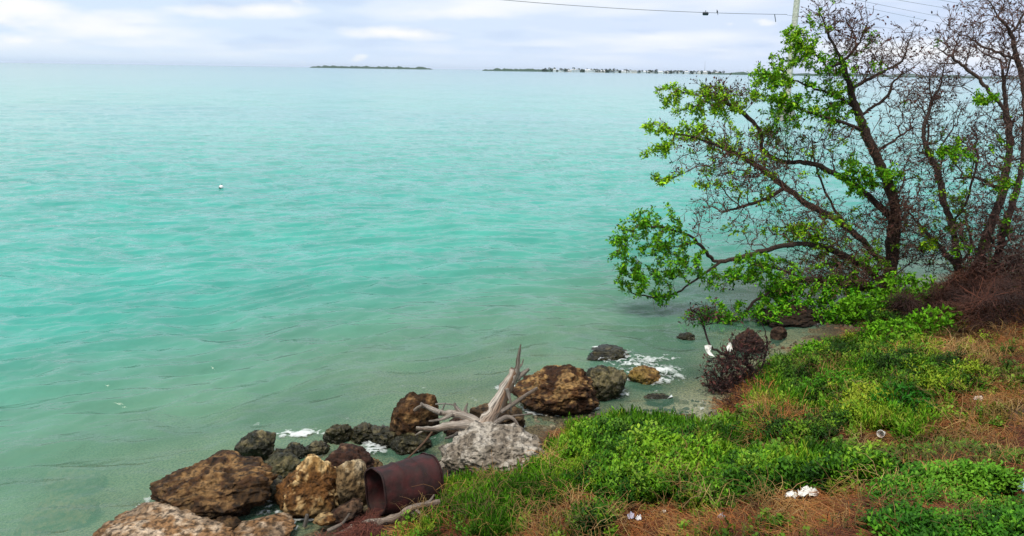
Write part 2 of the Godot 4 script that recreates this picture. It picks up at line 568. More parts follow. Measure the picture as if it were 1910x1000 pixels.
func shoot_mesh(stems: int, tall: float) -> Mesh:     # upright fleshy shoots with narrow leaves
	var mb := MB.new()
	for s in stems:
		var a := rng.randf() * TAU
		var lean := Vector3(cos(a), 0, sin(a)) * rng.randf_range(0.1, 0.5)
		var root := Vector3(cos(a), 0, sin(a)) * rng.randf() * 0.07
		var dir := (Vector3.UP + lean).normalized()
		var h := tall * rng.randf_range(0.6, 1.1)
		for k in 13:
			var t := (k + 1.0) / 13.0
			var b := a + k * 2.4
			var out := Vector3(cos(b), 0, sin(b))
			var ld := (dir * (0.7 + t * 0.7) + out * (1.0 - 0.45 * t)).normalized()
			var g := rng.randf_range(0.75, 1.15) * (0.75 + 0.4 * t)
			blade(mb, root + dir * h * t * 0.8, ld, out.cross(Vector3.UP).normalized(), h * rng.randf_range(0.17, 0.30), 0.009 * rng.randf_range(0.7, 1.3), 0.1, Color(g * 0.8, g * 0.85, g * 0.8), Color(g * 1.15, g * 1.1, g))
		blade(mb, root, dir, Vector3(sin(a), 0, -cos(a)), h * 0.8, 0.006, 0.0, Color(0.9, 0.7, 0.5), Color(0.9, 0.9, 0.7))
	return mb.mesh()

func herb_mesh(stems: int, tall: float, ll: float, lw: float) -> Mesh:    # leafy sprigs with broad leaves
	var mb := MB.new()
	for s in stems:
		var a := rng.randf() * TAU
		var dir := (Vector3.UP + Vector3(cos(a), 0, sin(a)) * rng.randf_range(0.15, 0.8)).normalized()
		var h := tall * rng.randf_range(0.6, 1.1)
		blade(mb, Vector3.ZERO, dir, Vector3(sin(a), 0, -cos(a)), h, 0.006, 0.0, Color(0.8, 0.6, 0.5), Color(0.8, 0.8, 0.6))
		for k in 7:
			var t := (k + 1.5) / 8.0
			var b := a + k * 2.4 + rng.randf() * 0.5
			var ld := (Vector3(cos(b), rng.randf_range(0.0, 0.7), sin(b)) + dir * 0.5 * t).normalized()
			var g := rng.randf_range(0.7, 1.2)
			leaf(mb, dir * h * t, ld, (Vector3.UP + any_dir() * 0.35).normalized(), ll * rng.randf_range(0.7, 1.2), lw * rng.randf_range(0.8, 1.2), Color(g, g, g))
	return mb.mesh()

func straw_mesh(n: int, reach: float, w: float, rise: float) -> Mesh:     # dead stalks lying and arching over one another
	var mb := MB.new()
	for k in n:
		var a := rng.randf() * TAU
		var dir := Vector3(cos(a), 0, sin(a))
		var ln := reach * rng.randf_range(0.5, 1.2)
		var side := Vector3(-sin(a), 0, cos(a))
		var b := any_dir() * reach * 0.35
		b.y = absf(b.y) * 0.35
		var bend := side * rng.randfn() * 0.35 * ln
		var arch := rng.randf() * rise
		var g := rng.randf_range(0.55, 1.3)
		var col := Color(g, g * rng.randf_range(0.85, 1.1), g * rng.randf_range(0.75, 1.15))
		var old := b
		for s in 3:
			var t := (s + 1.0) / 3.0
			var p := b + dir * ln * t + bend * t * t + Vector3.UP * arch * 4.0 * t * (1.0 - t * 0.9)
			var nn := Vector3(dir.x * -0.3, 1, dir.z * -0.3).normalized()
			var i := mb.add(old - side * w * 0.5, nn, col); mb.add(old + side * w * 0.5, nn, col); mb.add(p - side * w * 0.45, nn, col); mb.add(p + side * w * 0.45, nn, col)
			mb.tri(i, i + 2, i + 1); mb.tri(i + 1, i + 2, i + 3)
			old = p
	return mb.mesh()

# ---------------------------------------------------------------- trees
func grow_tree(called: String, label: String, base: Vector3, limbs: Array, zones: Array, px: float, sd: int, bark: Color, bark2: Color, twig: Color, leaf_cols: Array, leaf_len := 0.078, fill := 0.15) -> Node3D:
	rng.seed = sd
	var t0 := Time.get_ticks_msec()
	var pos := PackedVector3Array()
	var par := PackedInt32Array()
	var plen := PackedFloat32Array()
	var rad := PackedFloat32Array()
	var limb_of := PackedInt32Array()
	for li in limbs.size():
		var pts := curve(limbs[li][0], 5)
		var r0: float = limbs[li][1]
		var r1: float = limbs[li][2]
		var last := -1
		if pos.size() > 0:
			var best := 1e9
			for i in pos.size():
				var dd := pos[i].distance_squared_to(pts[0])
				if dd < best:
					best = dd; last = i
		for k in pts.size():
			var t := float(k) / (pts.size() - 1)
			if k == 0 and last >= 0: continue
			pos.append(pts[k] + (any_dir() * 0.016 if k > 0 else Vector3.ZERO))
			par.append(last)
			plen.append(0.0 if last < 0 else plen[last] + pos[last].distance_to(pts[k]))
			rad.append(lerpf(r0, r1, pow(t, 0.8)) * (0.85 if li == 0 else 0.6))
			limb_of.append(li)
			last = pos.size() - 1
	var n_skel := pos.size()
	var targets := []
	for z in zones:
		var c: Vector3 = z[0]
		for k in int(float(z[3]) * (1.0 if float(z[4]) > 0.5 else 2.2)):
			var o := any_dir() * pow(rng.randf(), 0.45)
			var p := c + Vector3(o.x * float(z[1]) * px, o.y * float(z[2]) * px, o.z * (float(z[1]) + float(z[2])) * 0.42 * px)
			var best := 1e9
			for i in n_skel: best = minf(best, pos[i].distance_squared_to(p))
			targets.append([best, p, z])
	targets.sort_custom(func(a, b): return a[0] < b[0])
	var tips := []
	for t in targets:
		var p: Vector3 = t[1]
		var best := 1e9
		var at := 0
		for i in pos.size():
			var cost := pos[i].distance_to(p)
			if cost < best:
				cost += fill * plen[i]
				if cost < best:
					best = cost; at = i
		var a := pos[at]
		var ln := a.distance_to(p)
		if ln < 0.03: continue
		var n := clampi(int(ln / 0.11), 1, 14)
		var bow := any_dir() * ln * 0.09 + Vector3.DOWN * ln * rng.randf_range(-0.05, 0.14)
		var last := at
		for k in n:
			var s := (k + 1.0) / n
			var q := a.lerp(p, s) + bow * 4.0 * s * (1.0 - s)
			if k < n - 1: q += any_dir() * minf(ln * 0.04, 0.013)
			pos.append(q); par.append(last); plen.append(plen[last] + pos[last].distance_to(q)); rad.append(0.0); limb_of.append(-1)
			last = pos.size() - 1
		tips.append([last, t[2]])
	# branch thickness from what each carries
	var kids := []
	kids.resize(pos.size())
	for i in pos.size(): kids[i] = []
	var load_ := PackedFloat32Array()
	load_.resize(pos.size())
	for i in range(pos.size() - 1, -1, -1):
		if load_[i] == 0.0: load_[i] = pow(0.0036, 1.95)
		if par[i] >= 0:
			load_[par[i]] += load_[i]
			kids[par[i]].append(i)
	for i in pos.size(): rad[i] = maxf(rad[i], minf(pow(load_[i], 1.0 / 1.95), 0.04 if limb_of[i] < 0 else 0.125 if limb_of[i] == 0 else 0.06))
	var root := thing(called, label, "tree", base)
	var parts := {}
	var twigs := MB.new()
	for start in pos.size():
		var p := par[start]
		if p >= 0:      # only the first node of each run of branch
			var heir := -1
			var hr := -1.0
			for k in kids[p]:
				if limb_of[k] == limb_of[p] and limb_of[k] >= 0: heir = k; hr = 1e9
				elif rad[k] > hr: heir = k; hr = rad[k]
			if heir == start and limb_of[start] == limb_of[p]: continue
		var chain := []
		var rr := []
		if p >= 0:
			chain.append(pos[p] - base); rr.append(minf(rad[p], rad[start] * 1.5))
		var i := start
		while i >= 0:
			chain.append(pos[i] - base); rr.append(rad[i])
			var heir := -1
			var hr := -1.0
			for k in kids[i]:
				if limb_of[k] == limb_of[i] and limb_of[k] >= 0: heir = k; hr = 1e9
				elif rad[k] > hr and limb_of[k] == limb_of[i]: heir = k; hr = rad[k]
			i = heir
		var big: float = rr[mini(1, rr.size() - 1)]
		if limb_of[start] >= 0:
			var mb: MB = MB.new()
			tube(mb, chain, rr, 10 if big > 0.04 else 6, bark, 0.35, start, bark2)
			obj("trunk" if start == 0 else "limb", mb.mesh(), M.bark, root)
		else:
			rr[-1] = 0.002
			tube(twigs, chain, rr, 5 if big > 0.012 else 3, vary(twig, 0.25))
	var fol := MB.new()
	var dead := MB.new()
	for tp in tips:
		var p := pos[tp[0]] - base
		var d := (pos[tp[0]] - pos[par[tp[0]]]).normalized()
		var z: Array = tp[1]
		var leafy: float = z[4]
		var hue: float = z[5]
		if rng.randf() < leafy:
			var nl := rng.randi_range(22, 36)
			for k in nl:
				var ld := (d * 0.5 + any_dir() + Vector3.UP * 0.25).normalized()
				var h := clampf(hue + rng.randfn() * 0.22, 0.0, 1.0)
				leaf(fol, p - d * rng.randf() * 0.2 + any_dir() * 0.035, ld, (Vector3.UP + any_dir() * 0.8).normalized(), leaf_len * rng.randf_range(0.4, 1.3), leaf_len * rng.randf_range(0.35, 0.62), vary((leaf_cols[0] as Color).lerp(leaf_cols[1], h), 0.45))
			if rng.randf() < 0.25:
				for k in 3:
					leaf(dead, p + any_dir() * 0.04, (d + any_dir()).normalized(), any_dir(), 0.06, 0.03, vary(Color(0.022, 0.013, 0.02), 0.4))
		else:
			for k in rng.randi_range(2, 4):
				var e := (d * 0.9 + any_dir() * 0.8 + Vector3.UP * 0.2).normalized()
				var b := p - d * rng.randf() * 0.1
				var ln := rng.randf_range(0.05, 0.17)
				tube(twigs, [b, b + e * ln * 0.5, b + e * ln + any_dir() * 0.012], [0.0045, 0.0038, 0.0025], 3, vary(twig, 0.3))
				if rng.randf() < float(z[6] if z.size() > 6 else 0.4):
					leaf(dead, b + e * ln, (e + any_dir() * 0.8).normalized(), any_dir(), rng.randf_range(0.04, 0.085), rng.randf_range(0.02, 0.04), vary(Color(0.07, 0.024, 0.02), 0.5))
	tag(obj("twigs", twigs.mesh(), M.twig, root), "", "", "", "stuff")
	if fol.v.size(): tag(obj("foliage", fol.mesh(), M.leaf, root), "", "", "", "stuff")
	if dead.v.size(): tag(obj("dead_leaves", dead.mesh(), M.dry, root), "", "", "", "stuff")
	print(called, " nodes ", pos.size(), " leaves ", fol.v.size() / 5, " twig tris ", twigs.ix.size() / 3, " ms ", Time.get_ticks_msec() - t0)
	return root

func make_shrub(called: String, label: String, at: Vector3, size: Vector3, sd: int, cols: Array, leaf_len: float, n: int) -> Node3D:
	rng.seed = sd
	var root := thing(called, label, "shrub", at, "")
	var stems := MB.new()
	var fol := MB.new()
	for k in n:
		var o := any_dir()
		o.y = absf(o.y) * 1.0 - 0.12
		var lump := 1.0 + 0.35 * noise_a.get_noise_3d(o.x * 45.0 + sd * 5.0, o.y * 45.0, o.z * 45.0)
		var tip := o * size * lump * pow(rng.randf(), 0.35)
		if k % 3 == 0:
			var b := Vector3(tip.x * 0.25, -0.1, tip.z * 0.25)
			tube(stems, [b, b.lerp(tip, 0.5) + any_dir() * 0.04 + Vector3.UP * 0.05, tip], [0.007, 0.005, 0.003], 3, vary(Color(0.10, 0.06, 0.03), 0.3))
		var h := clampf(0.5 + 0.9 * noise_b.get_noise_3d(tip.x * 30.0 + sd, tip.y * 30.0, tip.z * 30.0) + rng.randfn() * 0.2, 0, 1)
		var up := (o + Vector3.UP).normalized()
		for q in rng.randi_range(5, 8):
			leaf(fol, tip + any_dir() * 0.02, (up * 0.7 + any_dir()).normalized(), (Vector3.UP + any_dir() * 0.7).normalized(), leaf_len * rng.randf_range(0.6, 1.25), leaf_len * rng.randf_range(0.35, 0.5), vary((cols[0] as Color).lerp(cols[1], h), 0.28))
	obj("stems", stems.mesh(), M.twig, root)
	tag(obj("foliage", fol.mesh(), M.leaf, root), "", "", "", "stuff")
	root.get_node("stems").set_meta("kind", "stuff")
	return root

# ---------------------------------------------------------------- sky
func sky_color(phi: float, el: float, cl: FastNoiseLite, wisp: FastNoiseLite) -> Color:
	var e := rad_to_deg(el)
	var sp := sin(phi)
	var cp := cos(phi)
	var left := clampf(0.5 - 0.5 * sin(phi), 0.0, 1.0)
	var c := Color(0.70, 0.77, 0.97).lerp(Color(0.66, 0.82, 0.97), left)
	c = c.lerp(Color(0.80, 0.84, 0.92), smoothstep(1.0, 45.0, e))
	var k := 1.0 / (sin(maxf(el, 0.0)) + 0.10)
	var x := sin(phi) * cos(el) * k
	var z := -cos(phi) * cos(el) * k
	var n := cl.get_noise_2d(x * 22.0 + 60.0, z * 22.0)
	var m := wisp.get_noise_3d(sp * 90.0, cp * 90.0, e * 11.0 + 30.0)
	var big := wisp.get_noise_3d(sp * 26.0 + 500.0, cp * 26.0, e * 5.0)
	var white := clampf((n * 0.7 + m * 1.0 + big * 0.9) * 1.4 + 0.16 + 0.5 * (left - 0.5), 0.0, 1.0) * smoothstep(0.0, 1.6, e)
	c = c.lerp(Color(0.95, 0.97, 0.985), white * 0.9)
	var grey := clampf((-m * 0.8 + cl.get_noise_2d(x * 40.0, z * 40.0 + 90.0)) * 1.2 - 0.05, 0.0, 0.55) * smoothstep(0.3, 2.0, e)
	c = c.lerp(Color(0.55, 0.68, 0.90), grey)
	# the bright banks of cumulus low over the open water
	for q in [[-0.545, 3.2, 0.085, 0.8], [-0.46, 2.4, 0.07, 1.0], [-0.62, 2.6, 0.08, 0.7], [-0.33, 3.4, 0.09, 0.6], [-0.17, 2.3, 0.08, 0.55], [-0.06, 3.7, 0.09, 0.6]]:
		var dx: float = (phi - q[0]) / q[2]
		var de: float = (e - q[1]) / q[3]
		var body := exp(-dx * dx - de * de)
		var puff := clampf((body - 0.42 + 0.75 * cl.get_noise_3d(sp * 330.0, cp * 330.0, e * 17.0)) * 1.8, 0.0, 1.0)
		c = c.lerp(Color(0.985, 0.985, 0.965), puff * 0.95)
	return c

func make_sky() -> Image:
	var cl := FastNoiseLite.new()
	cl.seed = 5; cl.frequency = 0.02; cl.fractal_octaves = 5
	var wisp := FastNoiseLite.new()
	wisp.seed = 8; wisp.frequency = 0.02; wisp.fractal_octaves = 4
	var w := 4096
	var hh := 2048
	var small := PackedByteArray()
	for j in 256:
		var el := (0.5 - (j + 0.5) / 256.0) * PI
		for i in 512:
			var c := sky_color(wrapf((i + 0.5) / 512.0 * TAU, -PI, PI), maxf(el, 0.002), cl, wisp).linear_to_srgb()
			small.append(clampi(int(c.r * 255.0 + 0.5), 0, 255)); small.append(clampi(int(c.g * 255.0 + 0.5), 0, 255)); small.append(clampi(int(c.b * 255.0 + 0.5), 0, 255))
	var im := Image.create_from_data(512, 256, false, Image.FORMAT_RGB8, small)
	im.resize(w, hh, Image.INTERPOLATE_CUBIC)
	var j0 := int(hh * (0.5 - 9.0 / 180.0))
	var j1 := hh / 2 + 2
	var strip := PackedByteArray()
	strip.resize((j1 - j0) * w * 3)
	var at := 0
	for j in range(j0, j1):
		var el := (0.5 - (j + 0.5) / hh) * PI
		for i in w:
			var c := sky_color(wrapf((i + 0.5) / w * TAU, -PI, PI), maxf(el, 0.002), cl, wisp).linear_to_srgb()
			strip[at] = clampi(int(c.r * 255.0 + 0.5), 0, 255); strip[at + 1] = clampi(int(c.g * 255.0 + 0.5), 0, 255); strip[at + 2] = clampi(int(c.b * 255.0 + 0.5), 0, 255)
			at += 3
	im.blit_rect(Image.create_from_data(w, j1 - j0, false, Image.FORMAT_RGB8, strip), Rect2i(0, 0, w, j1 - j0), Vector2i(0, j0))
	return im

# ================================================================ the scene
func _ready() -> void:
	var cam := Camera3D.new()
	cam.name = "camera"
	cam.fov = 37.33
	cam.near = 0.1
	cam.far = 40000.0
	add_child(cam)
	cam.position = Vector3(0, 4.5, 0)
	cam.rotation = Vector3(deg_to_rad(-14.02), 0, deg_to_rad(0.865))
	cam.current = true
	var env := Environment.new()
	var sky := Sky.new()
	var pano := PanoramaSkyMaterial.new()
	pano.panorama = ImageTexture.create_from_image(make_sky())
	sky.sky_material = pano
	env.background_mode = Environment.BG_SKY
	env.sky = sky
	env.background_energy_multiplier = 1.0
	env.tonemap_mode = Environment.TONE_MAPPER_LINEAR
	env.tonemap_exposure = 1.05
	env.fog_enabled = true
	env.fog_density = 0.00003
	env.fog_light_color = Color(0.82, 0.88, 0.95)
	env.sdfgi_enabled = true
	env.ssao_enabled = true
	env.ssil_enabled = true
	var we := WorldEnvironment.new()
	we.name = "world_environment"
	we.environment = env
	add_child(we)
	var sun := DirectionalLight3D.new()
	sun.name = "sun"
	sun.light_energy = 0.95
	sun.light_color = Color(1.0, 0.96, 0.88)
	sun.light_angular_distance = 22.0
	sun.shadow_enabled = true
	sun.rotation = Vector3(deg_to_rad(-66), deg_to_rad(-30), 0)
	add_child(sun)

	noise_a.seed = 3; noise_a.frequency = 0.02; noise_a.fractal_octaves = 3
	noise_b.seed = 4; noise_b.frequency = 0.02; noise_b.fractal_octaves = 2
	noise_c.seed = 6; noise_c.frequency = 0.02; noise_c.fractal_octaves = 2
	make_materials()

	build_ground()
	build_sea()
	build_far_shore()
	build_rocks()
	build_foam([
		[-2.633, -9.168, 0.368, 0.189, 0.2, 0.45, 0.014], [-1.62, -8.767, 0.291, 0.2, 0.0, 0.43, 0.014], [-2.201, -10.214, 0.37, 0.15, 0.1, 0.08], [-0.78, -10.608, 0.423, 0.178, 0.2, 0.1],
		[0.027, -10.757, 0.351, 0.244, 0.3, 0.2], [2.068, -11.605, 0.632, 0.839, 0.55, 0.42, 0.014, 0.09], [2.545, -12.147, 0.22, 0.258, 0.7, 0.2], [1.531, -10.637, 0.194, 0.324, -0.6, 0.40],
		[3.037, -13.179, 0.152, 0.271, 0.3, 0.25], [2.38, -13.591, 0.39, 0.646, 0.2, -0.22], [2.625, -10.356, 0.342, 0.394, 0.2, 0.0], [-2.766, -7.431, 0.25, 0.11, 0.1, 0.02],
		[-3.181, -9.412, 0.274, 0.235, 0.2, -0.25], [-2.307, -9.523, 0.347, 0.201, 0.2, -0.1], [-3.631, -9.318, 0.407, 0.337, 0.2, -0.34], [-1.422, -10.821, 0.469, 0.377, 0.1, -0.3], [0.871, -12.532, 0.54, 0.436, 0.2, -0.32],
		[0.656, -10.138, 0.222, 0.109, 0.1, -0.1], [-1.725, -9.384, 0.412, 0.161, 0.1, -0.05], [-2.175, -8.375, 0.248, 0.133, 0.1, -0.1], [-2.563, -7.596, 0.227, 0.183, 0.1, -0.05], [-0.537, -10.369, 0.452, 0.229, 0.1, -0.1], [1.481, -11.581, 0.251, 0.476, 0.3, 0.0], [2.365, -10.969, 0.32, 0.436, 0.3, -0.1], [-3.862, -7.954, 0.294, 0.155, 0.2, -0.35], [-0.834, -8.682, 0.257, 0.223, 0.1, -0.3], [-0.323, -37.386, 0.407, 0.424, 0.1, 0.1, 0.03], [5.56, -168.298, 0.644, 4.158, 0.1, 0.3, 0.1], [-0.94, -26.587, 0.091, 0.109, 0.1, 0.2, 0.03],
	])
	build_trees()
	build_growth()
	build_objects()

func build_far_shore() -> void:
	rng.seed = 90
	# low mangrove island out at sea
	var spec := [
		["island", Vector3(-1056.141, 6.36, -4200), Vector3(-433.909, 4.79, -4200), 14.0, "thin dark mangrove island alone on the open horizon"],
		["island", Vector3(-111.04, 7.224, -2750), Vector3(287.365, 6.065, -2750), 9.0, "dark wooded point at the left end of the far town shore"],
		["island", Vector3(84.258, 3.895, -2600), Vector3(740.659, 2.924, -2600), 3.0, "low far shore with a string of white houses"],
		["island", Vector3(617.752, 2.66, -2550), Vector3(1738.141, 2.361, -2550), 10.0, "dark wooded far shore running right behind the trees"],
	]
	for s in spec:
		var a: Vector3 = s[1]
		var b: Vector3 = s[2]
		a.y = 0.0; b.y = 0.0
		var dir := b - a
		var back := Vector3(-dir.z, 0, dir.x).normalized()
		if back.z > 0.0: back = -back
		var mb := MB.new()
		var n := 160
		var tall: float = s[3]
		for i in n + 1:
			var t := float(i) / n
			var end := minf(1.0, minf(t, 1.0 - t) * 14.0)
			var h := tall * (0.35 + 0.65 * end) * (0.8 + 0.5 * noise_a.get_noise_2d(t * 900.0, a.x)) * (1.0 if end > 0.0 else 0.1)
			var p := a + dir * t
			var g := Color(0.035, 0.075, 0.06).lerp(Color(0.05, 0.095, 0.065), rng.randf())
			mb.add(p + Vector3.DOWN * 0.5, Vector3.UP, g); mb.add(p + Vector3.UP * h * 0.75 + back * 4.0, Vector3.UP, g); mb.add(p + Vector3.UP * h + back * 14.0, Vector3.UP, g); mb.add(p + back * 120.0 + Vector3.UP * h * 0.6, Vector3.UP, g); mb.add(p + back * 125.0 + Vector3.DOWN * 0.5, Vector3.UP, g)
		for i in n:
			for k in 4:
				var q := i * 5 + k
				mb.tri(q, q + 1, q + 5); mb.tri(q + 1, q + 6, q + 5)
		mb.smooth()
		if mb.n[12].y < 0.0: print("island upside down")
		tag(obj(s[0], mb.mesh(), M.dry), s[4], "island", "", "structure")
	# the houses along that shore
	var a: Vector3 = Vector3(114.498, 4.015, -2590)
	var b: Vector3 = Vector3(652.863, 3.334, -2590)
	var tints := [Color(0.75, 0.76, 0.76), Color(0.66, 0.70, 0.72), Color(0.72, 0.66, 0.60), Color(0.80, 0.80, 0.78)]
	var roofs := [Color(0.62, 0.64, 0.66), Color(0.30, 0.33, 0.36), Color(0.75, 0.76, 0.78), Color(0.38, 0.28, 0.24)]
	var walls_said := ["white", "pale grey", "cream", "bright white"]
	var roofs_said := ["light grey roof", "dark slate roof", "white roof", "brown roof"]
	for k in 27:
		var t := (k + rng.randf_range(0.15, 0.85)) / 27.0
		var w := rng.randf_range(8.0, 22.0)
		var h := rng.randf_range(3.5, 6.5)
		var p := a.lerp(b, t)
		p.y = 0.8
		p.z += rng.randf_range(-4.0, 6.0)
		var wi := (k * 3 + k / 4) % 4
		var ri := (k + k / 3) % 4
		var where: String = ["left tip", "left end", "left quarter", "left of centre", "centre", "right of centre", "right quarter", "right end", "right tip"][k / 3]
		var size := "wide" if w > 16.0 else "small" if w < 11.5 else "mid sized"
		var ho := thing("far_house", "%s %s house, %s, %s of far shore" % [size, walls_said[wi], roofs_said[ri], where], "house", p, "houses along the far shore")
		ho.rotation.y = rng.randf_range(-0.3, 0.3)
		var box := BoxMesh.new()
		box.size = Vector3(w, h + 1.0, 9.0)
		var m := vmat(0.8)
		m.vertex_color_use_as_albedo = false
		m.albedo_color = (tints[wi] as Color).linear_to_srgb()
		obj("wall", box, m, ho).position.y = h / 2.0 - 0.5
		var rf := MB.new()
		var x := w / 2.0 + 0.6
		var rise := rng.randf_range(1.6, 3.0)
		rf.quad(Vector3(-x, h, 5.2), Vector3(-x * 0.7, h + rise, 0), Vector3(x * 0.7, h + rise, 0), Vector3(x, h, 5.2), roofs[ri])
		rf.quad(Vector3(x, h, -5.2), Vector3(x * 0.7, h + rise, 0), Vector3(-x * 0.7, h + rise, 0), Vector3(-x, h, -5.2), roofs[ri])
		rf.flat(Vector3(x, h, 5.2), Vector3(x * 0.7, h + rise, 0), Vector3(x, h, -5.2), roofs[ri])
		rf.flat(Vector3(-x, h, -5.2), Vector3(-x * 0.7, h + rise, 0), Vector3(-x, h, 5.2), roofs[ri])
		obj("roof", rf.mesh(), M.dry, ho)
		var win := MB.new()
		for q in int(w / 4.0):
			var wx := -w / 2.0 + 2.0 + q * 4.0
			win.quad(Vector3(wx - 0.7, 1.2, 4.52), Vector3(wx - 0.7, 2.6, 4.52), Vector3(wx + 0.7, 2.6, 4.52), Vector3(wx + 0.7, 1.2, 4.52), Color(0.06, 0.07, 0.08))
		tag(obj("windows", win.mesh(), M.plastic, ho), "", "", "", "stuff")
	# palms and trees between the houses, one far mass
	var crown := MB.new()
	for k in 26:
		var d := any_dir()
		var e := any_dir().cross(d).normalized()
		crown.flat(d * 0.6 - e * 0.5, d * 1.0 + e.cross(d) * 0.3, d * 0.6 + e * 0.5, Color(1, 1, 1))
		crown.flat(-e * 0.1, Vector3(0, -1.4, 0), e * 0.1, Color(0.9, 0.8, 0.7))
	var mm := MultiMesh.new()
	mm.transform_format = MultiMesh.TRANSFORM_3D
	mm.use_colors = true
	mm.mesh = crown.mesh()
	mm.instance_count = 330
	for i in 330:
		var t := rng.randf()
		var p := a.lerp(b, t * 1.08 - 0.05)
		var s := rng.randf_range(1.8, 4.2)
		p.y = s * 1.1 + rng.randf() * rng.randf() * 8.0
		p.z += rng.randf_range(-40.0, 9.0)
		mm.set_instance_transform(i, Transform3D(Basis(Vector3.UP, rng.randf() * TAU).scaled(Vector3(s * 1.3, s, s)), p))
		mm.set_instance_color(i, vary(Color(0.03, 0.06, 0.032), 0.4))
	var far_trees := MultiMeshInstance3D.new()
	far_trees.multimesh = mm
	far_trees.material_override = M.dry
	far_trees.name = numbered("far_trees")
	add_child(far_trees)
	tag(far_trees, "dark palms and trees among the houses on the far shore", "trees", "", "stuff")
	# slender mast above the town
	var mast := thing("radio_mast", "thin grey radio mast rising above the far houses", "mast", Vector3((Vector3(601.311, 4.209, -2595)).x, 0.5, (Vector3(601.311, 4.209, -2595)).z))
	var mb := MB.new()
	tube(mb, [Vector3(0, -1, 0), Vector3(0, 20, 0), Vector3(0, 36, 0)], [0.8, 0.6, 0.4], 6, Color(0.4, 0.42, 0.45))
	obj("pole", mb.mesh(), M.plastic, mast)
	mb = MB.new()
	tube(mb, [Vector3(0, 36, 0), Vector3(0, 41, 0)], [0.25, 0.2], 5, Color(0.35, 0.36, 0.38))
	obj("antenna", mb.mesh(), M.plastic, mast)
	# a long low bridge behind the bare trees
	var b0: Vector3 = Vector3(682.982, 3.997, -1500)
	var b1: Vector3 = Vector3(964.33, 4.016, -1350)
	b0.y = 0.0; b1.y = 0.0
	var br := thing("long_bridge", "long low pale bridge on piers across the water behind the bare trees", "bridge", b0)
	br.rotation.y = -atan2((b1 - b0).z, (b1 - b0).x)
	var ln := (b1 - b0).length()
	var deck := BoxMesh.new()
	deck.size = Vector3(ln, 1.3, 9.0)
	var cm := vmat(0.9)
	cm.vertex_color_use_as_albedo = false
	cm.albedo_color = Color(0.30, 0.31, 0.33).linear_to_srgb()
	var dk := obj("deck", deck, cm, br)
	dk.position = Vector3(ln / 2.0, 5.2, 0)
	var pier := BoxMesh.new()
	pier.size = Vector3(1.6, 6.0, 7.0)
	for k in int(ln / 14.0):
		obj("pier", pier, cm, br).position = Vector3(7.0 + k * 14.0, 1.55, 0)

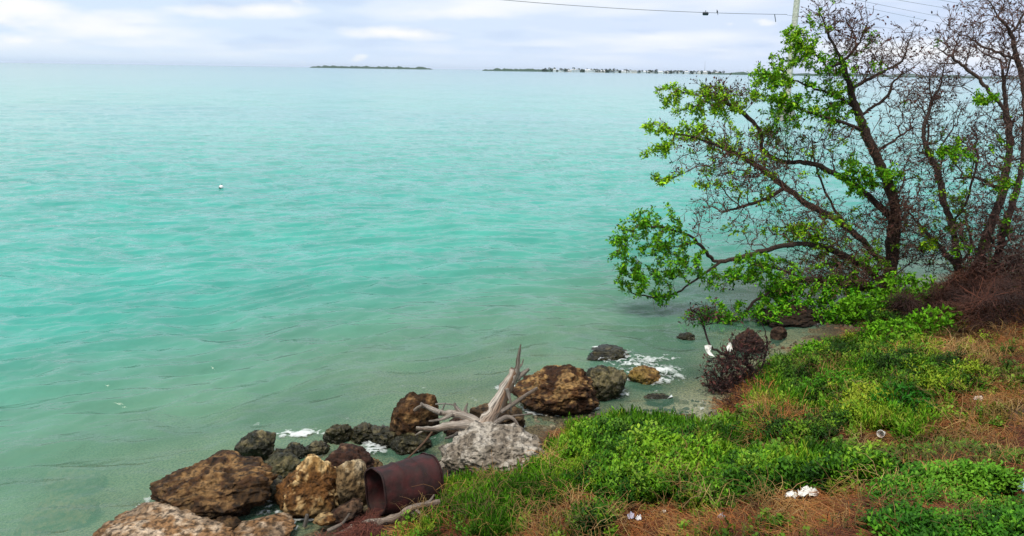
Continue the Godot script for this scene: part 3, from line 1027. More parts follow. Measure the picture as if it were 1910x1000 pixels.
func build_rocks() -> void:
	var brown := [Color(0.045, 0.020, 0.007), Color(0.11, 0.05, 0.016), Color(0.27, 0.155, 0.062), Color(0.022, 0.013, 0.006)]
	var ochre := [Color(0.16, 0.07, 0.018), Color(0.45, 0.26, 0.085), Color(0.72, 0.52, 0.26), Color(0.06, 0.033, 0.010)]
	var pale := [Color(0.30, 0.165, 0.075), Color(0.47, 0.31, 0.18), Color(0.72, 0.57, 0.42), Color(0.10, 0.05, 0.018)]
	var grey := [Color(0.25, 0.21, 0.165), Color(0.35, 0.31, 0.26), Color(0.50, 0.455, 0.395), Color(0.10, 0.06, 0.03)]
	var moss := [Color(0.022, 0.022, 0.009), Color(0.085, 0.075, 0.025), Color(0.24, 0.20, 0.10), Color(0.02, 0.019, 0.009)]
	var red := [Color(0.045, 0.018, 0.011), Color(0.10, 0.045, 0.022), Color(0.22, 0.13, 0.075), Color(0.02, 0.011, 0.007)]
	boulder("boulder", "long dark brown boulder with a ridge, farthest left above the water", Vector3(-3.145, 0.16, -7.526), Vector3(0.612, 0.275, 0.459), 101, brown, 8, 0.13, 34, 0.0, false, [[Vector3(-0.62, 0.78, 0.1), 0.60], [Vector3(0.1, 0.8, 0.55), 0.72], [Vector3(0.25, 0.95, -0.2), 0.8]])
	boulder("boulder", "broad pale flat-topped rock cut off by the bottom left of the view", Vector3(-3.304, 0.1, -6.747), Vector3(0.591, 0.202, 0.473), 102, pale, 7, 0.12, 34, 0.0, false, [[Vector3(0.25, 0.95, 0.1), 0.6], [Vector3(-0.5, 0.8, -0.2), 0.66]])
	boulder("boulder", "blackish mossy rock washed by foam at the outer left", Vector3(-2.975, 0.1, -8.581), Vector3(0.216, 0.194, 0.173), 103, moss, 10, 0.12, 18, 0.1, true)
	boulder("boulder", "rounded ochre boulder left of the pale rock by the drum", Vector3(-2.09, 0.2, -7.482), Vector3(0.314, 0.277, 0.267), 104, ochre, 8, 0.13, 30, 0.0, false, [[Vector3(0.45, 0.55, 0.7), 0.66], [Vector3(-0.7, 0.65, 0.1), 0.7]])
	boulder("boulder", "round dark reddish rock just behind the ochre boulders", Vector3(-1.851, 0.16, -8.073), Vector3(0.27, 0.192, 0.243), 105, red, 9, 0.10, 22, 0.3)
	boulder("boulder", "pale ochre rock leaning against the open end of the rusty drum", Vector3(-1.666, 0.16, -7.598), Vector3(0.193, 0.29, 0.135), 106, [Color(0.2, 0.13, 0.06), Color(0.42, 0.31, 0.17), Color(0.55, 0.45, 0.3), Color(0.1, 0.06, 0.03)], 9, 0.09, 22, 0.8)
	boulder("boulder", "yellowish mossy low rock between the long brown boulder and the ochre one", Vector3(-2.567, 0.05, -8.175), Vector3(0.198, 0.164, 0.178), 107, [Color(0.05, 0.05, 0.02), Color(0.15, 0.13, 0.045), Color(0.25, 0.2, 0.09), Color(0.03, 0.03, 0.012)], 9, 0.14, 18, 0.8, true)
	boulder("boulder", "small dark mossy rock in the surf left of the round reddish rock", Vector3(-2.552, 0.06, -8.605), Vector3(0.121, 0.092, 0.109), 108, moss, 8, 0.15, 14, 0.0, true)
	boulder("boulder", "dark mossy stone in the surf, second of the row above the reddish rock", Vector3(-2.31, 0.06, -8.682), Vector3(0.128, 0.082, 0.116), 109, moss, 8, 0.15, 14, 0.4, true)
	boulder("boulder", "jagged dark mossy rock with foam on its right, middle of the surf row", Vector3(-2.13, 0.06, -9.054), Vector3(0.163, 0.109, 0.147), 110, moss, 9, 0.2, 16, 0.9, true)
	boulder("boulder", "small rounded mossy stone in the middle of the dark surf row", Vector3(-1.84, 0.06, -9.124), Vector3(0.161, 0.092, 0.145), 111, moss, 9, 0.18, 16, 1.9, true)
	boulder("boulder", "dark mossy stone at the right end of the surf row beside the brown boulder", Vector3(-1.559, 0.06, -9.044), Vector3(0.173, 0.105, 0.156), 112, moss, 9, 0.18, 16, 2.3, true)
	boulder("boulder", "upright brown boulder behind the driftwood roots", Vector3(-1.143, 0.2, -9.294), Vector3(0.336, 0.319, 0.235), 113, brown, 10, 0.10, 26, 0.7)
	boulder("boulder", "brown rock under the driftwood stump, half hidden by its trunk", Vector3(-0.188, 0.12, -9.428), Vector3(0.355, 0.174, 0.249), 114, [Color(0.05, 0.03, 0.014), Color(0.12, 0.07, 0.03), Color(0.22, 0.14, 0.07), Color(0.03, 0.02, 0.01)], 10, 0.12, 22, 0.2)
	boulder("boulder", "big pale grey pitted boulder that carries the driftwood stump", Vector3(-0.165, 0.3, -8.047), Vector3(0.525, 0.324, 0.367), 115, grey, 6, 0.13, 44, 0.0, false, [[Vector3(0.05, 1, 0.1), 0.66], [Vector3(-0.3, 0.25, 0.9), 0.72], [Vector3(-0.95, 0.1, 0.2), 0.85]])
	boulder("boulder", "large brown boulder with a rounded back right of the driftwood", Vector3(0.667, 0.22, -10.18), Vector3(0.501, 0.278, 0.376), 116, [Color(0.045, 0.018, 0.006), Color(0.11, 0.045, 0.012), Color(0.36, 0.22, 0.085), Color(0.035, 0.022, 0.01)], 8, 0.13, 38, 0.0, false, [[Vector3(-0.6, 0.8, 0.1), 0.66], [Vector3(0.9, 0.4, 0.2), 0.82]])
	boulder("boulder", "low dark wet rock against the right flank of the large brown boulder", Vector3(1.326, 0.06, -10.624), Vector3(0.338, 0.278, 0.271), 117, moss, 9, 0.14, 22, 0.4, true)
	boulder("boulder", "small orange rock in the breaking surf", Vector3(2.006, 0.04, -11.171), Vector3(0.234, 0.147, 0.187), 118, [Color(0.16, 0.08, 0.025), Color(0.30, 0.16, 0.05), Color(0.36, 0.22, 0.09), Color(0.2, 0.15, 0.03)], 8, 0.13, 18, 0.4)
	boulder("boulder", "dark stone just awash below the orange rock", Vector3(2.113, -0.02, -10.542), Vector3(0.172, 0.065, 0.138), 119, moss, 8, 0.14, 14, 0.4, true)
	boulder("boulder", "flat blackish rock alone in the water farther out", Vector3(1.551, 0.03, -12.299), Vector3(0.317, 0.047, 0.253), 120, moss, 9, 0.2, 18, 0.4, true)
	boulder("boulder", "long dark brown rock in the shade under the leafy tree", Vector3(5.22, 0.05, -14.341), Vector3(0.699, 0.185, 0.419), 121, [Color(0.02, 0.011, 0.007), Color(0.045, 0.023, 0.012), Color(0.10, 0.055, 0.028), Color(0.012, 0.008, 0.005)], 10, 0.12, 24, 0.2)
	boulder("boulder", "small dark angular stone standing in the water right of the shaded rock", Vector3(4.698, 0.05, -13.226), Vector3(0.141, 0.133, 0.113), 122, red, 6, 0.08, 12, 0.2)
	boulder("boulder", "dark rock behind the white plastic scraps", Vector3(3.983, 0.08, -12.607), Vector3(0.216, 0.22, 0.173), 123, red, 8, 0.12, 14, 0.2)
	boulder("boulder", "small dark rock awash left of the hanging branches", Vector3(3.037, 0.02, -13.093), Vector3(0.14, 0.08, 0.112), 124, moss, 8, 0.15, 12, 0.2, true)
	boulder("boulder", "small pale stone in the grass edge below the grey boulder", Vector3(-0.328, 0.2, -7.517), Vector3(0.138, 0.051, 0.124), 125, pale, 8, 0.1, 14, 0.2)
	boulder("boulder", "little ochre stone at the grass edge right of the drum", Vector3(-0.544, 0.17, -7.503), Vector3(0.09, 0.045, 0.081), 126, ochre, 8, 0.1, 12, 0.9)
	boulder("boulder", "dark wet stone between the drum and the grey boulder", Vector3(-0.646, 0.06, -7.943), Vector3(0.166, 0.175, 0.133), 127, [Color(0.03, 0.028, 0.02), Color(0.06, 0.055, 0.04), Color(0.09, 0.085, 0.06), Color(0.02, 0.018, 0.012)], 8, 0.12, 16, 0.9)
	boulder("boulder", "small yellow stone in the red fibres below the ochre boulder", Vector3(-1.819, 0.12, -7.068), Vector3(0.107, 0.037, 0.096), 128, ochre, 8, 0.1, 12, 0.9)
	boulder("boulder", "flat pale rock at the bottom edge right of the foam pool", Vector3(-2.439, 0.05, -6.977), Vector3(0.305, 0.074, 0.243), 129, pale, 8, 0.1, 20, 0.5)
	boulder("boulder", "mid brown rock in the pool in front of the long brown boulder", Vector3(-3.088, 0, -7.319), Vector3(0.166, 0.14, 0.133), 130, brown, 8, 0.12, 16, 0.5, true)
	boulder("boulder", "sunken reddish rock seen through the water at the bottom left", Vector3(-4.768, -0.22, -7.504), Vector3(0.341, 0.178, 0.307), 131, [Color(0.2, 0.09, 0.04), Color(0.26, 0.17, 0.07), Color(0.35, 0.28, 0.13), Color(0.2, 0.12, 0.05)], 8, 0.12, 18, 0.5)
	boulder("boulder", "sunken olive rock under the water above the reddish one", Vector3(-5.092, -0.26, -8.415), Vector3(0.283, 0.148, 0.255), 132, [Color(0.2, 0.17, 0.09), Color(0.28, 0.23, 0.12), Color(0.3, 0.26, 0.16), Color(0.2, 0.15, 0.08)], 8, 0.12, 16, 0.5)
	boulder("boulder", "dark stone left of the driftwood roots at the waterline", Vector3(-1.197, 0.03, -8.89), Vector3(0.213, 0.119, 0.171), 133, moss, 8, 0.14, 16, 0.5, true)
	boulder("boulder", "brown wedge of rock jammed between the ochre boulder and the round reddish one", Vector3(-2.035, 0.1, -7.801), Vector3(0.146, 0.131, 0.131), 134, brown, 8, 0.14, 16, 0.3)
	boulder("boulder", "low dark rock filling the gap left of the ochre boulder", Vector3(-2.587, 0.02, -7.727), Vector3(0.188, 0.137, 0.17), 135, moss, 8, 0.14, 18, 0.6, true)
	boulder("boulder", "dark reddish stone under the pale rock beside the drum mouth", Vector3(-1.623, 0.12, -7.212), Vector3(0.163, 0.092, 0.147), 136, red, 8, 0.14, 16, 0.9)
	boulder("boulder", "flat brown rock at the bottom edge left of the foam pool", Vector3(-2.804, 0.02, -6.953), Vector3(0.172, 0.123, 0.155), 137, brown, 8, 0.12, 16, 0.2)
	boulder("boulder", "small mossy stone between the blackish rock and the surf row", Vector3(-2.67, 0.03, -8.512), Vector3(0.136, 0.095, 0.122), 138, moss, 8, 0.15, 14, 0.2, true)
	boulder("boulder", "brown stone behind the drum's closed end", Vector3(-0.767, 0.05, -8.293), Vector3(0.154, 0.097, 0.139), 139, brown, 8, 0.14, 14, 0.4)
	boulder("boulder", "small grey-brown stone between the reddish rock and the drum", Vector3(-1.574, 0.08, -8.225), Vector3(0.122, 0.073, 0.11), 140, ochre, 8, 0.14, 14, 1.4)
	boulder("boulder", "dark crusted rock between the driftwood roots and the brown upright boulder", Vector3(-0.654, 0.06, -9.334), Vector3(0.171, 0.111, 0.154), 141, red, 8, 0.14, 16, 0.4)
	# shingle in the shallows
	var pebble := MB.new()
	rng.seed = 44
	for k in 6:
		var o := Vector3(rng.randf_range(-0.14, 0.14), 0, rng.randf_range(-0.14, 0.14))
		var sz := Vector3(rng.randf_range(0.02, 0.055), rng.randf_range(0.015, 0.03), rng.randf_range(0.02, 0.05))
		var g := rng.randf_range(0.5, 1.2)
		var top := o + Vector3.UP * sz.y
		for s in 7:
			var a0 := TAU * s / 7.0
			var a1 := TAU * (s + 1) / 7.0
			var e0 := o + Vector3(cos(a0) * sz.x, 0, sin(a0) * sz.z)
			var e1 := o + Vector3(cos(a1) * sz.x, 0, sin(a1) * sz.z)
			pebble.flat(top, e1 * 0.55 + top * 0.45 + Vector3.UP * sz.y * 0.25, e0 * 0.55 + top * 0.45 + Vector3.UP * sz.y * 0.25, Color(g, g, g))
			pebble.quad(e0 * 0.55 + top * 0.45 + Vector3.UP * sz.y * 0.25, e1 * 0.55 + top * 0.45 + Vector3.UP * sz.y * 0.25, e1 - Vector3.UP * sz.y, e0 - Vector3.UP * sz.y, Color(g, g, g))
	var mm := MultiMesh.new()
	mm.transform_format = MultiMesh.TRANSFORM_3D
	mm.use_colors = true
	mm.mesh = pebble.mesh()
	var where := []
	for k in 9000:
		var p := Vector2(rng.randf_range(-5.0, 9.0), rng.randf_range(-16.5, -5.5))
		var d := shore(p)
		if d > 0.2 or d < -1.2 or rng.randf() < 0.55 - d / 1.6: continue
		where.append(Transform3D(Basis(Vector3.UP, rng.randf() * TAU).scaled(Vector3.ONE * rng.randf_range(0.6, 1.8)), Vector3(p.x, height_at(p.x, p.y, d) - 0.01, p.y)))
	mm.instance_count = where.size()
	for i in where.size():
		mm.set_instance_transform(i, where[i])
		mm.set_instance_color(i, vary([Color(0.10, 0.085, 0.05), Color(0.2, 0.17, 0.11), Color(0.05, 0.045, 0.03), Color(0.14, 0.08, 0.04)][i % 4], 0.3))
	var sh := MultiMeshInstance3D.new()
	sh.multimesh = mm
	sh.material_override = M.dry
	sh.name = numbered("shingle")
	add_child(sh)
	tag(sh, "small olive and grey shingle in the shallows along the bank", "shingle", "", "stuff")

func build_trees() -> void:
	var px := 0.0106
	build_fallen_branch(0.0074)
	var greens := [Color(0.06, 0.25, 0.009), Color(0.33, 0.56, 0.02)]
	var dark_bark := Color(0.05, 0.03, 0.022)
	var dark_bark2 := Color(0.10, 0.062, 0.045)
	grow_tree("leafy_tree", "big half-green salt-burnt tree leaning over the water with dark trunk", Vector3(7.623, 0.216, -15.6), [
		[[Vector3(7.628, 0.182, -15.6), Vector3(7.645, 0.724, -15.6), Vector3(7.623, 1.387, -15.6), Vector3(7.573, 1.93, -15.6), Vector3(7.366, 2.461, -15.6), Vector3(7.092, 2.962, -15.6), Vector3(6.812, 3.444, -15.6), Vector3(6.597, 3.85, -15.6), Vector3(6.41, 4.3, -15.6), Vector3(6.205, 4.744, -15.6), Vector3(5.932, 5.181, -15.6), Vector3(5.703, 5.612, -15.6)], 0.135, 0.010],
		[[Vector3(7.468, 0.833, -15.6), Vector3(6.915, 1.376, -15.6), Vector3(6.28, 1.78, -15.6), Vector3(5.771, 2.053, -15.6), Vector3(5.373, 2.325, -15.6), Vector3(4.856, 2.68, -15.4), Vector3(4.389, 2.953, -15.3), Vector3(3.781, 3.197, -15.2), Vector3(3.139, 3.357, -15.1), Vector3(2.562, 3.455, -15)], 0.085, 0.010],
		[[Vector3(7.559, 1.713, -15.6), Vector3(7.03, 2.19, -15.6), Vector3(6.516, 2.501, -15.6), Vector3(6.013, 2.757, -15.6), Vector3(5.691, 2.826, -15.6), Vector3(5.284, 2.818, -15.9), Vector3(4.974, 3.037, -16), Vector3(4.925, 3.334, -16), Vector3(4.578, 3.722, -16.1), Vector3(3.991, 3.996, -16.1), Vector3(3.204, 4.137, -16.2)], 0.06, 0.010],
		[[Vector3(7.566, 0.415, -15.7), Vector3(6.892, 0.872, -15.4), Vector3(6.137, 1.211, -15.2), Vector3(5.481, 1.309, -15), Vector3(4.787, 1.217, -14.8), Vector3(4.389, 1.108, -14.7), Vector3(3.951, 1.041, -14.6), Vector3(3.775, 1.091, -14.6), Vector3(3.563, 1.317, -14.5), Vector3(3.287, 1.548, -14.5), Vector3(2.809, 1.713, -14.4), Vector3(2.296, 1.775, -14.3)], 0.07, 0.010],
		[[Vector3(3.951, 1.041, -14.6), Vector3(3.468, 0.683, -14.5), Vector3(3.019, 0.43, -14.4), Vector3(2.558, 0.42, -14.3), Vector3(2.163, 0.498, -14.3)], 0.022, 0.006],
		[[Vector3(7.431, 0.27, -15.6), Vector3(6.703, 0.425, -15.2), Vector3(5.877, 0.657, -14.9), Vector3(5.26, 0.621, -14.6), Vector3(4.709, 0.404, -14.4), Vector3(4.444, 0.22, -14.3), Vector3(4.35, -0.099, -14.3), Vector3(4.3, -0.474, -14.3)], 0.08, 0.010],
		[[Vector3(5.635, 0.636, -14.8), Vector3(5.026, 0.933, -14.6), Vector3(4.667, 0.874, -14.4), Vector3(4.224, 0.713, -14.2)], 0.03, 0.008],
		[[Vector3(6.597, 3.85, -15.6), Vector3(6.177, 4.096, -15.6), Vector3(5.749, 4.24, -15.6), Vector3(5.256, 4.385, -15.4), Vector3(4.811, 4.478, -15.3), Vector3(4.477, 4.522, -15.2)], 0.03, 0.007],
		[[Vector3(6.812, 3.444, -15.6), Vector3(6.149, 3.652, -15.4), Vector3(5.479, 3.847, -15.3), Vector3(4.926, 3.992, -15.2)], 0.028, 0.007],
		[[Vector3(5.998, 4.593, -15.6), Vector3(5.68, 4.884, -15.6), Vector3(5.287, 5.067, -15.4), Vector3(5.04, 5.204, -15.3)], 0.02, 0.006],
		[[Vector3(6.616, 3.697, -15.6), Vector3(6.922, 3.845, -15.8), Vector3(7.272, 4.082, -15.9), Vector3(7.443, 4.41, -16), Vector3(7.824, 4.671, -16.1), Vector3(8.138, 4.891, -16.2)], 0.035, 0.006],
		[[Vector3(6.471, 4.221, -15.6), Vector3(6.614, 4.321, -15.7), Vector3(7.078, 4.538, -15.9), Vector3(7.494, 4.736, -16), Vector3(7.65, 5.023, -16.1), Vector3(7.764, 5.311, -16.2)], 0.024, 0.005],
		[[Vector3(7.03, 3.034, -15.6), Vector3(7.538, 3.254, -15.9), Vector3(7.945, 3.477, -16.1), Vector3(8.353, 3.604, -16.2)], 0.022, 0.005],
		[[Vector3(6.205, 4.744, -15.6), Vector3(6.516, 5.046, -15.7), Vector3(6.669, 5.395, -15.8), Vector3(6.747, 5.695, -15.9)], 0.014, 0.004],
		[[Vector3(6.686, 1.504, -15.6), Vector3(6.296, 2.187, -15.9), Vector3(6.086, 2.808, -16.1), Vector3(6.012, 3.334, -16.2)], 0.025, 0.006],
		[[Vector3(5.373, 2.325, -15.6), Vector3(4.926, 2.152, -15.3), Vector3(4.464, 2.021, -15.1), Vector3(4.034, 1.927, -15)], 0.02, 0.005],
	], [
		[Vector3(2.57, 1.558, -14.4), 72, 58, 95, 0.97, 0.22], [Vector3(2.348, 0.781, -14.3), 45, 34, 48, 0.97, 0.15], [Vector3(3.092, 1.011, -14.5), 52, 46, 62, 0.95, 0.15], [Vector3(2.075, 1.268, -14.3), 38, 40, 26, 0.85, 0.2], [Vector3(2.739, 0.373, -14.4), 30, 14, 12, 0.9, 0.1],
		[Vector3(5.519, 0.057, -14.3), 56, 26, 60, 0.95, 0.1], [Vector3(4.937, 0.184, -14.1), 50, 24, 50, 0.95, 0.1], [Vector3(6.06, 0.314, -14.6), 50, 30, 50, 0.9, 0.1], [Vector3(6.714, 0.266, -14.8), 40, 30, 34, 0.8, 0.15], [Vector3(7.046, 1.008, -15.3), 40, 30, 26, 0.7, 0.3], [Vector3(4.476, 0.999, -14.3), 60, 30, 70, 0.95, 0.15], [Vector3(5.225, 0.461, -14.6), 66, 32, 90, 0.95, 0.12], [Vector3(3.906, 0.648, -14.5), 32, 18, 22, 0.9, 0.1], [Vector3(3.924, 0.106, -14.2), 50, 26, 50, 0.95, 0.1], [Vector3(4.284, -0.247, -14.2), 26, 22, 18, 0.95, 0.08], [Vector3(4.844, 0.036, -14.4), 40, 24, 24, 0.9, 0.05],
		[Vector3(4.82, 4.38, -15.3), 44, 46, 72, 0.97, 0.45], [Vector3(5.175, 3.843, -15.3), 55, 36, 66, 0.93, 0.3], [Vector3(5.337, 4.926, -15.5), 34, 42, 52, 0.97, 0.5], [Vector3(5.989, 4.394, -15.6), 50, 48, 66, 0.85, 0.32], [Vector3(6.102, 3.842, -15.6), 42, 34, 40, 0.85, 0.2], [Vector3(5.263, 5.19, -15.6), 26, 18, 20, 0.9, 0.6], [Vector3(5.674, 5.419, -15.6), 24, 26, 12, 0.7, 0.6],
		[Vector3(3.012, 4.037, -16), 24, 26, 24, 0.85, 0.8], [Vector3(3.585, 3.842, -15.9), 50, 30, 46, 0.75, 0.75], [Vector3(4.168, 3.799, -15.9), 36, 30, 30, 0.7, 0.7], [Vector3(2.706, 3.51, -15.1), 38, 12, 22, 0.9, 0.8], [Vector3(2.672, 3.069, -15.1), 32, 16, 18, 0.85, 0.75], [Vector3(3.38, 3.415, -15.3), 44, 20, 30, 0.7, 0.7], [Vector3(3.982, 3.213, -15.4), 44, 26, 30, 0.6, 0.6],
		[Vector3(2.889, 2.503, -15.1), 34, 10, 14, 0.85, 0.8], [Vector3(5.046, 3.427, -15.9), 18, 20, 12, 0.95, 0.7], [Vector3(3.608, 2.452, -15.1), 36, 8, 10, 0.7, 0.75],
		[Vector3(6.525, 2.718, -15.3), 36, 30, 40, 0.95, 0.22], [Vector3(7.139, 2.603, -15.3), 38, 26, 38, 0.95, 0.22], [Vector3(6.674, 2.336, -15.3), 30, 16, 18, 0.9, 0.2], [Vector3(5.63, 1.546, -15.2), 44, 22, 30, 0.85, 0.65], [Vector3(5.927, 1.358, -15.1), 30, 26, 16, 0.8, 0.5], [Vector3(4.824, 2.129, -15.3), 20, 14, 6, 0.8, 0.6],
		[Vector3(3.997, 3.029, -15.2), 120, 56, 150, 0.08, 0.7, 0.6], [Vector3(4.547, 2.577, -15.2), 100, 44, 140, 0.05, 0.6, 0.35], [Vector3(5.687, 1.847, -15.3), 80, 60, 120, 0.03, 0.5, 0.3], [Vector3(6.37, 0.888, -15.3), 110, 46, 170, 0.03, 0.4, 0.4], [Vector3(7.146, 0.544, -15.4), 80, 36, 120, 0.0, 0.4, 0.5], [Vector3(7.486, 1.865, -15.35), 36, 46, 130, 0.0, 0.4, 0.2], [Vector3(5.75, 2.942, -15.8), 90, 50, 90, 0.05, 0.5, 0.3], [Vector3(4.226, 4.054, -16), 90, 22, 50, 0.2, 0.8, 0.9], [Vector3(4.026, 2.031, -15), 60, 36, 40, 0.0, 0.5, 0.15], [Vector3(5.124, 3.264, -15.6), 60, 60, 60, 0.05, 0.5, 0.3], [Vector3(6.258, 3.385, -15.6), 70, 56, 70, 0.1, 0.4, 0.3], [Vector3(6.558, 4.7, -15.7), 56, 84, 80, 0.06, 0.5, 0.5], [Vector3(5.809, 5.565, -15.6), 40, 40, 26, 0.05, 0.5, 0.8],
		[Vector3(7.16, 4.711, -15.9), 56, 60, 60, 0.0, 0.5, 0.35], [Vector3(7.632, 5.003, -16.1), 46, 56, 40, 0.0, 0.5, 0.3], [Vector3(4.676, 1.624, -15), 70, 40, 46, 0.03, 0.6, 0.2], [Vector3(6.391, 1.518, -15.4), 90, 56, 110, 0.08, 0.5, 0.25], [Vector3(7.349, 1.997, -15.5), 46, 44, 80, 0.0, 0.3, 0.2], [Vector3(3.687, -0.077, -14.2), 56, 30, 30, 0.1, 0.1, 0.8], [Vector3(5.425, 0.676, -14.8), 90, 40, 70, 0.1, 0.3, 0.3], [Vector3(7.259, 2.881, -15.6), 56, 70, 70, 0.02, 0.4, 0.3], [Vector3(7.817, 1.06, -15.6), 46, 60, 90, 0.03, 0.4, 0.4], [Vector3(8.101, 2.445, -15.8), 50, 70, 70, 0.02, 0.5, 0.3], [Vector3(6.736, 0.591, -15.2), 90, 34, 90, 0.25, 0.2, 0.4], [Vector3(6.385, 5.289, -15.7), 50, 50, 70, 0.02, 0.5, 0.9], [Vector3(7.733, 3.899, -16), 60, 64, 80, 0.02, 0.5, 0.3], [Vector3(3.902, 4.153, -16), 70, 24, 30, 0.25, 0.7, 0.8], [Vector3(6.915, 1.376, -15.6), 50, 60, 50, 0.0, 0.3, 0.2], [Vector3(3.538, 1.838, -14.6), 36, 50, 18, 0.0, 0.3, 0.5],
	], px, 501, dark_bark, dark_bark2, Color(0.11, 0.056, 0.038), greens)
	grow_tree("bare_tree", "tall bare many-stemmed tree at the right edge", Vector3(8.789, 0.57, -14.6), [
		[[Vector3(8.798, 0.517, -14.6), Vector3(8.795, 0.991, -14.6), Vector3(8.868, 1.552, -14.6), Vector3(8.956, 2.002, -14.6), Vector3(9.038, 2.475, -14.6), Vector3(9.047, 3.018, -14.6), Vector3(9.013, 3.455, -14.6), Vector3(8.881, 3.903, -14.6), Vector3(8.773, 4.26, -14.6), Vector3(8.683, 4.632, -14.6)], 0.085, 0.012],
		[[Vector3(9.146, 0.576, -14.6), Vector3(9.024, 1.353, -14.4), Vector3(9.042, 2.077, -14.3), Vector3(9.118, 2.667, -14.3), Vector3(9.116, 3.244, -14.3), Vector3(9.102, 3.804, -14.4), Vector3(9.082, 4.424, -14.6), Vector3(8.883, 4.92, -14.6), Vector3(8.735, 5.238, -14.6), Vector3(8.405, 5.585, -14.6), Vector3(8.142, 5.937, -14.6)], 0.09, 0.014],
		[[Vector3(8.866, 3.931, -14.6), Vector3(8.565, 4.182, -14.6), Vector3(8.355, 4.413, -14.6), Vector3(8.064, 4.669, -14.7), Vector3(7.778, 4.88, -14.8), Vector3(7.463, 5.083, -14.9)], 0.03, 0.005],
		[[Vector3(8.806, 4.119, -14.6), Vector3(8.603, 4.062, -14.8), Vector3(8.232, 4.292, -14.9), Vector3(7.985, 4.335, -15)], 0.02, 0.004],
		[[Vector3(8.862, 4.819, -14.6), Vector3(8.54, 4.925, -14.6), Vector3(8.371, 5.038, -14.8), Vector3(8.09, 5.222, -14.9), Vector3(7.93, 5.257, -14.9), Vector3(7.699, 5.481, -15)], 0.026, 0.005],
		[[Vector3(9.038, 2.475, -14.6), Vector3(8.718, 2.619, -14.6), Vector3(8.407, 2.714, -14.6), Vector3(8.119, 2.66, -14.6)], 0.022, 0.005],
		[[Vector3(8.735, 5.238, -14.6), Vector3(8.87, 5.502, -14.6), Vector3(9.003, 5.816, -14.6), Vector3(9.035, 6.17, -14.6)], 0.03, 0.01],
		[[Vector3(8.743, 4.447, -14.6), Vector3(8.615, 4.812, -14.3), Vector3(8.633, 5.166, -14.2), Vector3(8.604, 5.605, -14.2)], 0.02, 0.006],
		[[Vector3(9.206, 1.206, -14.6), Vector3(8.623, 1.713, -14.1), Vector3(8.404, 2.121, -14), Vector3(8.329, 2.41, -14)], 0.03, 0.008],
		[[Vector3(9.292, 3.022, -14.6), Vector3(9.339, 3.428, -14.4), Vector3(9.431, 3.996, -14.4)], 0.03, 0.01],
	], [
		[Vector3(8.347, 5.369, -14.8), 90, 56, 120, 0.0, 0.3, 0.2], [Vector3(8.796, 4.818, -14.6), 44, 80, 100, 0.0, 0.3, 0.2], [Vector3(7.993, 4.904, -14.9), 60, 56, 90, 0.02, 0.3, 0.35], [Vector3(8.854, 3.597, -14.6), 56, 70, 110, 0.03, 0.3, 0.3], [Vector3(8.757, 1.653, -14.4), 80, 60, 150, 0.04, 0.3, 0.4], [Vector3(8.583, 2.743, -14.4), 76, 70, 140, 0.06, 0.3, 0.3], [Vector3(8.699, 5.678, -14.6), 50, 40, 50, 0.0, 0.3, 0.2],
		[Vector3(8.347, 4.101, -14.4), 22, 12, 16, 1.0, 0.35], [Vector3(7.88, 3.178, -14.3), 38, 18, 22, 0.95, 0.25], [Vector3(8.732, 2.641, -14.1), 24, 14, 14, 1.0, 0.3], [Vector3(8.219, 3.298, -14.6), 40, 40, 30, 0.1, 0.3, 0.5], [Vector3(8.86, 1.876, -14.3), 50, 60, 60, 0.03, 0.3, 0.3], [Vector3(9.073, 1.839, -14), 30, 70, 120, 0.0, 0.3, 0.3], [Vector3(9.027, 1.095, -14.2), 70, 50, 160, 0.0, 0.3, 0.4], [Vector3(9.161, 3.505, -14.6), 40, 70, 70, 0.0, 0.3, 0.3],
	], px * 0.94, 502, Color(0.12, 0.075, 0.06), Color(0.22, 0.15, 0.125), Color(0.13, 0.075, 0.062), greens)
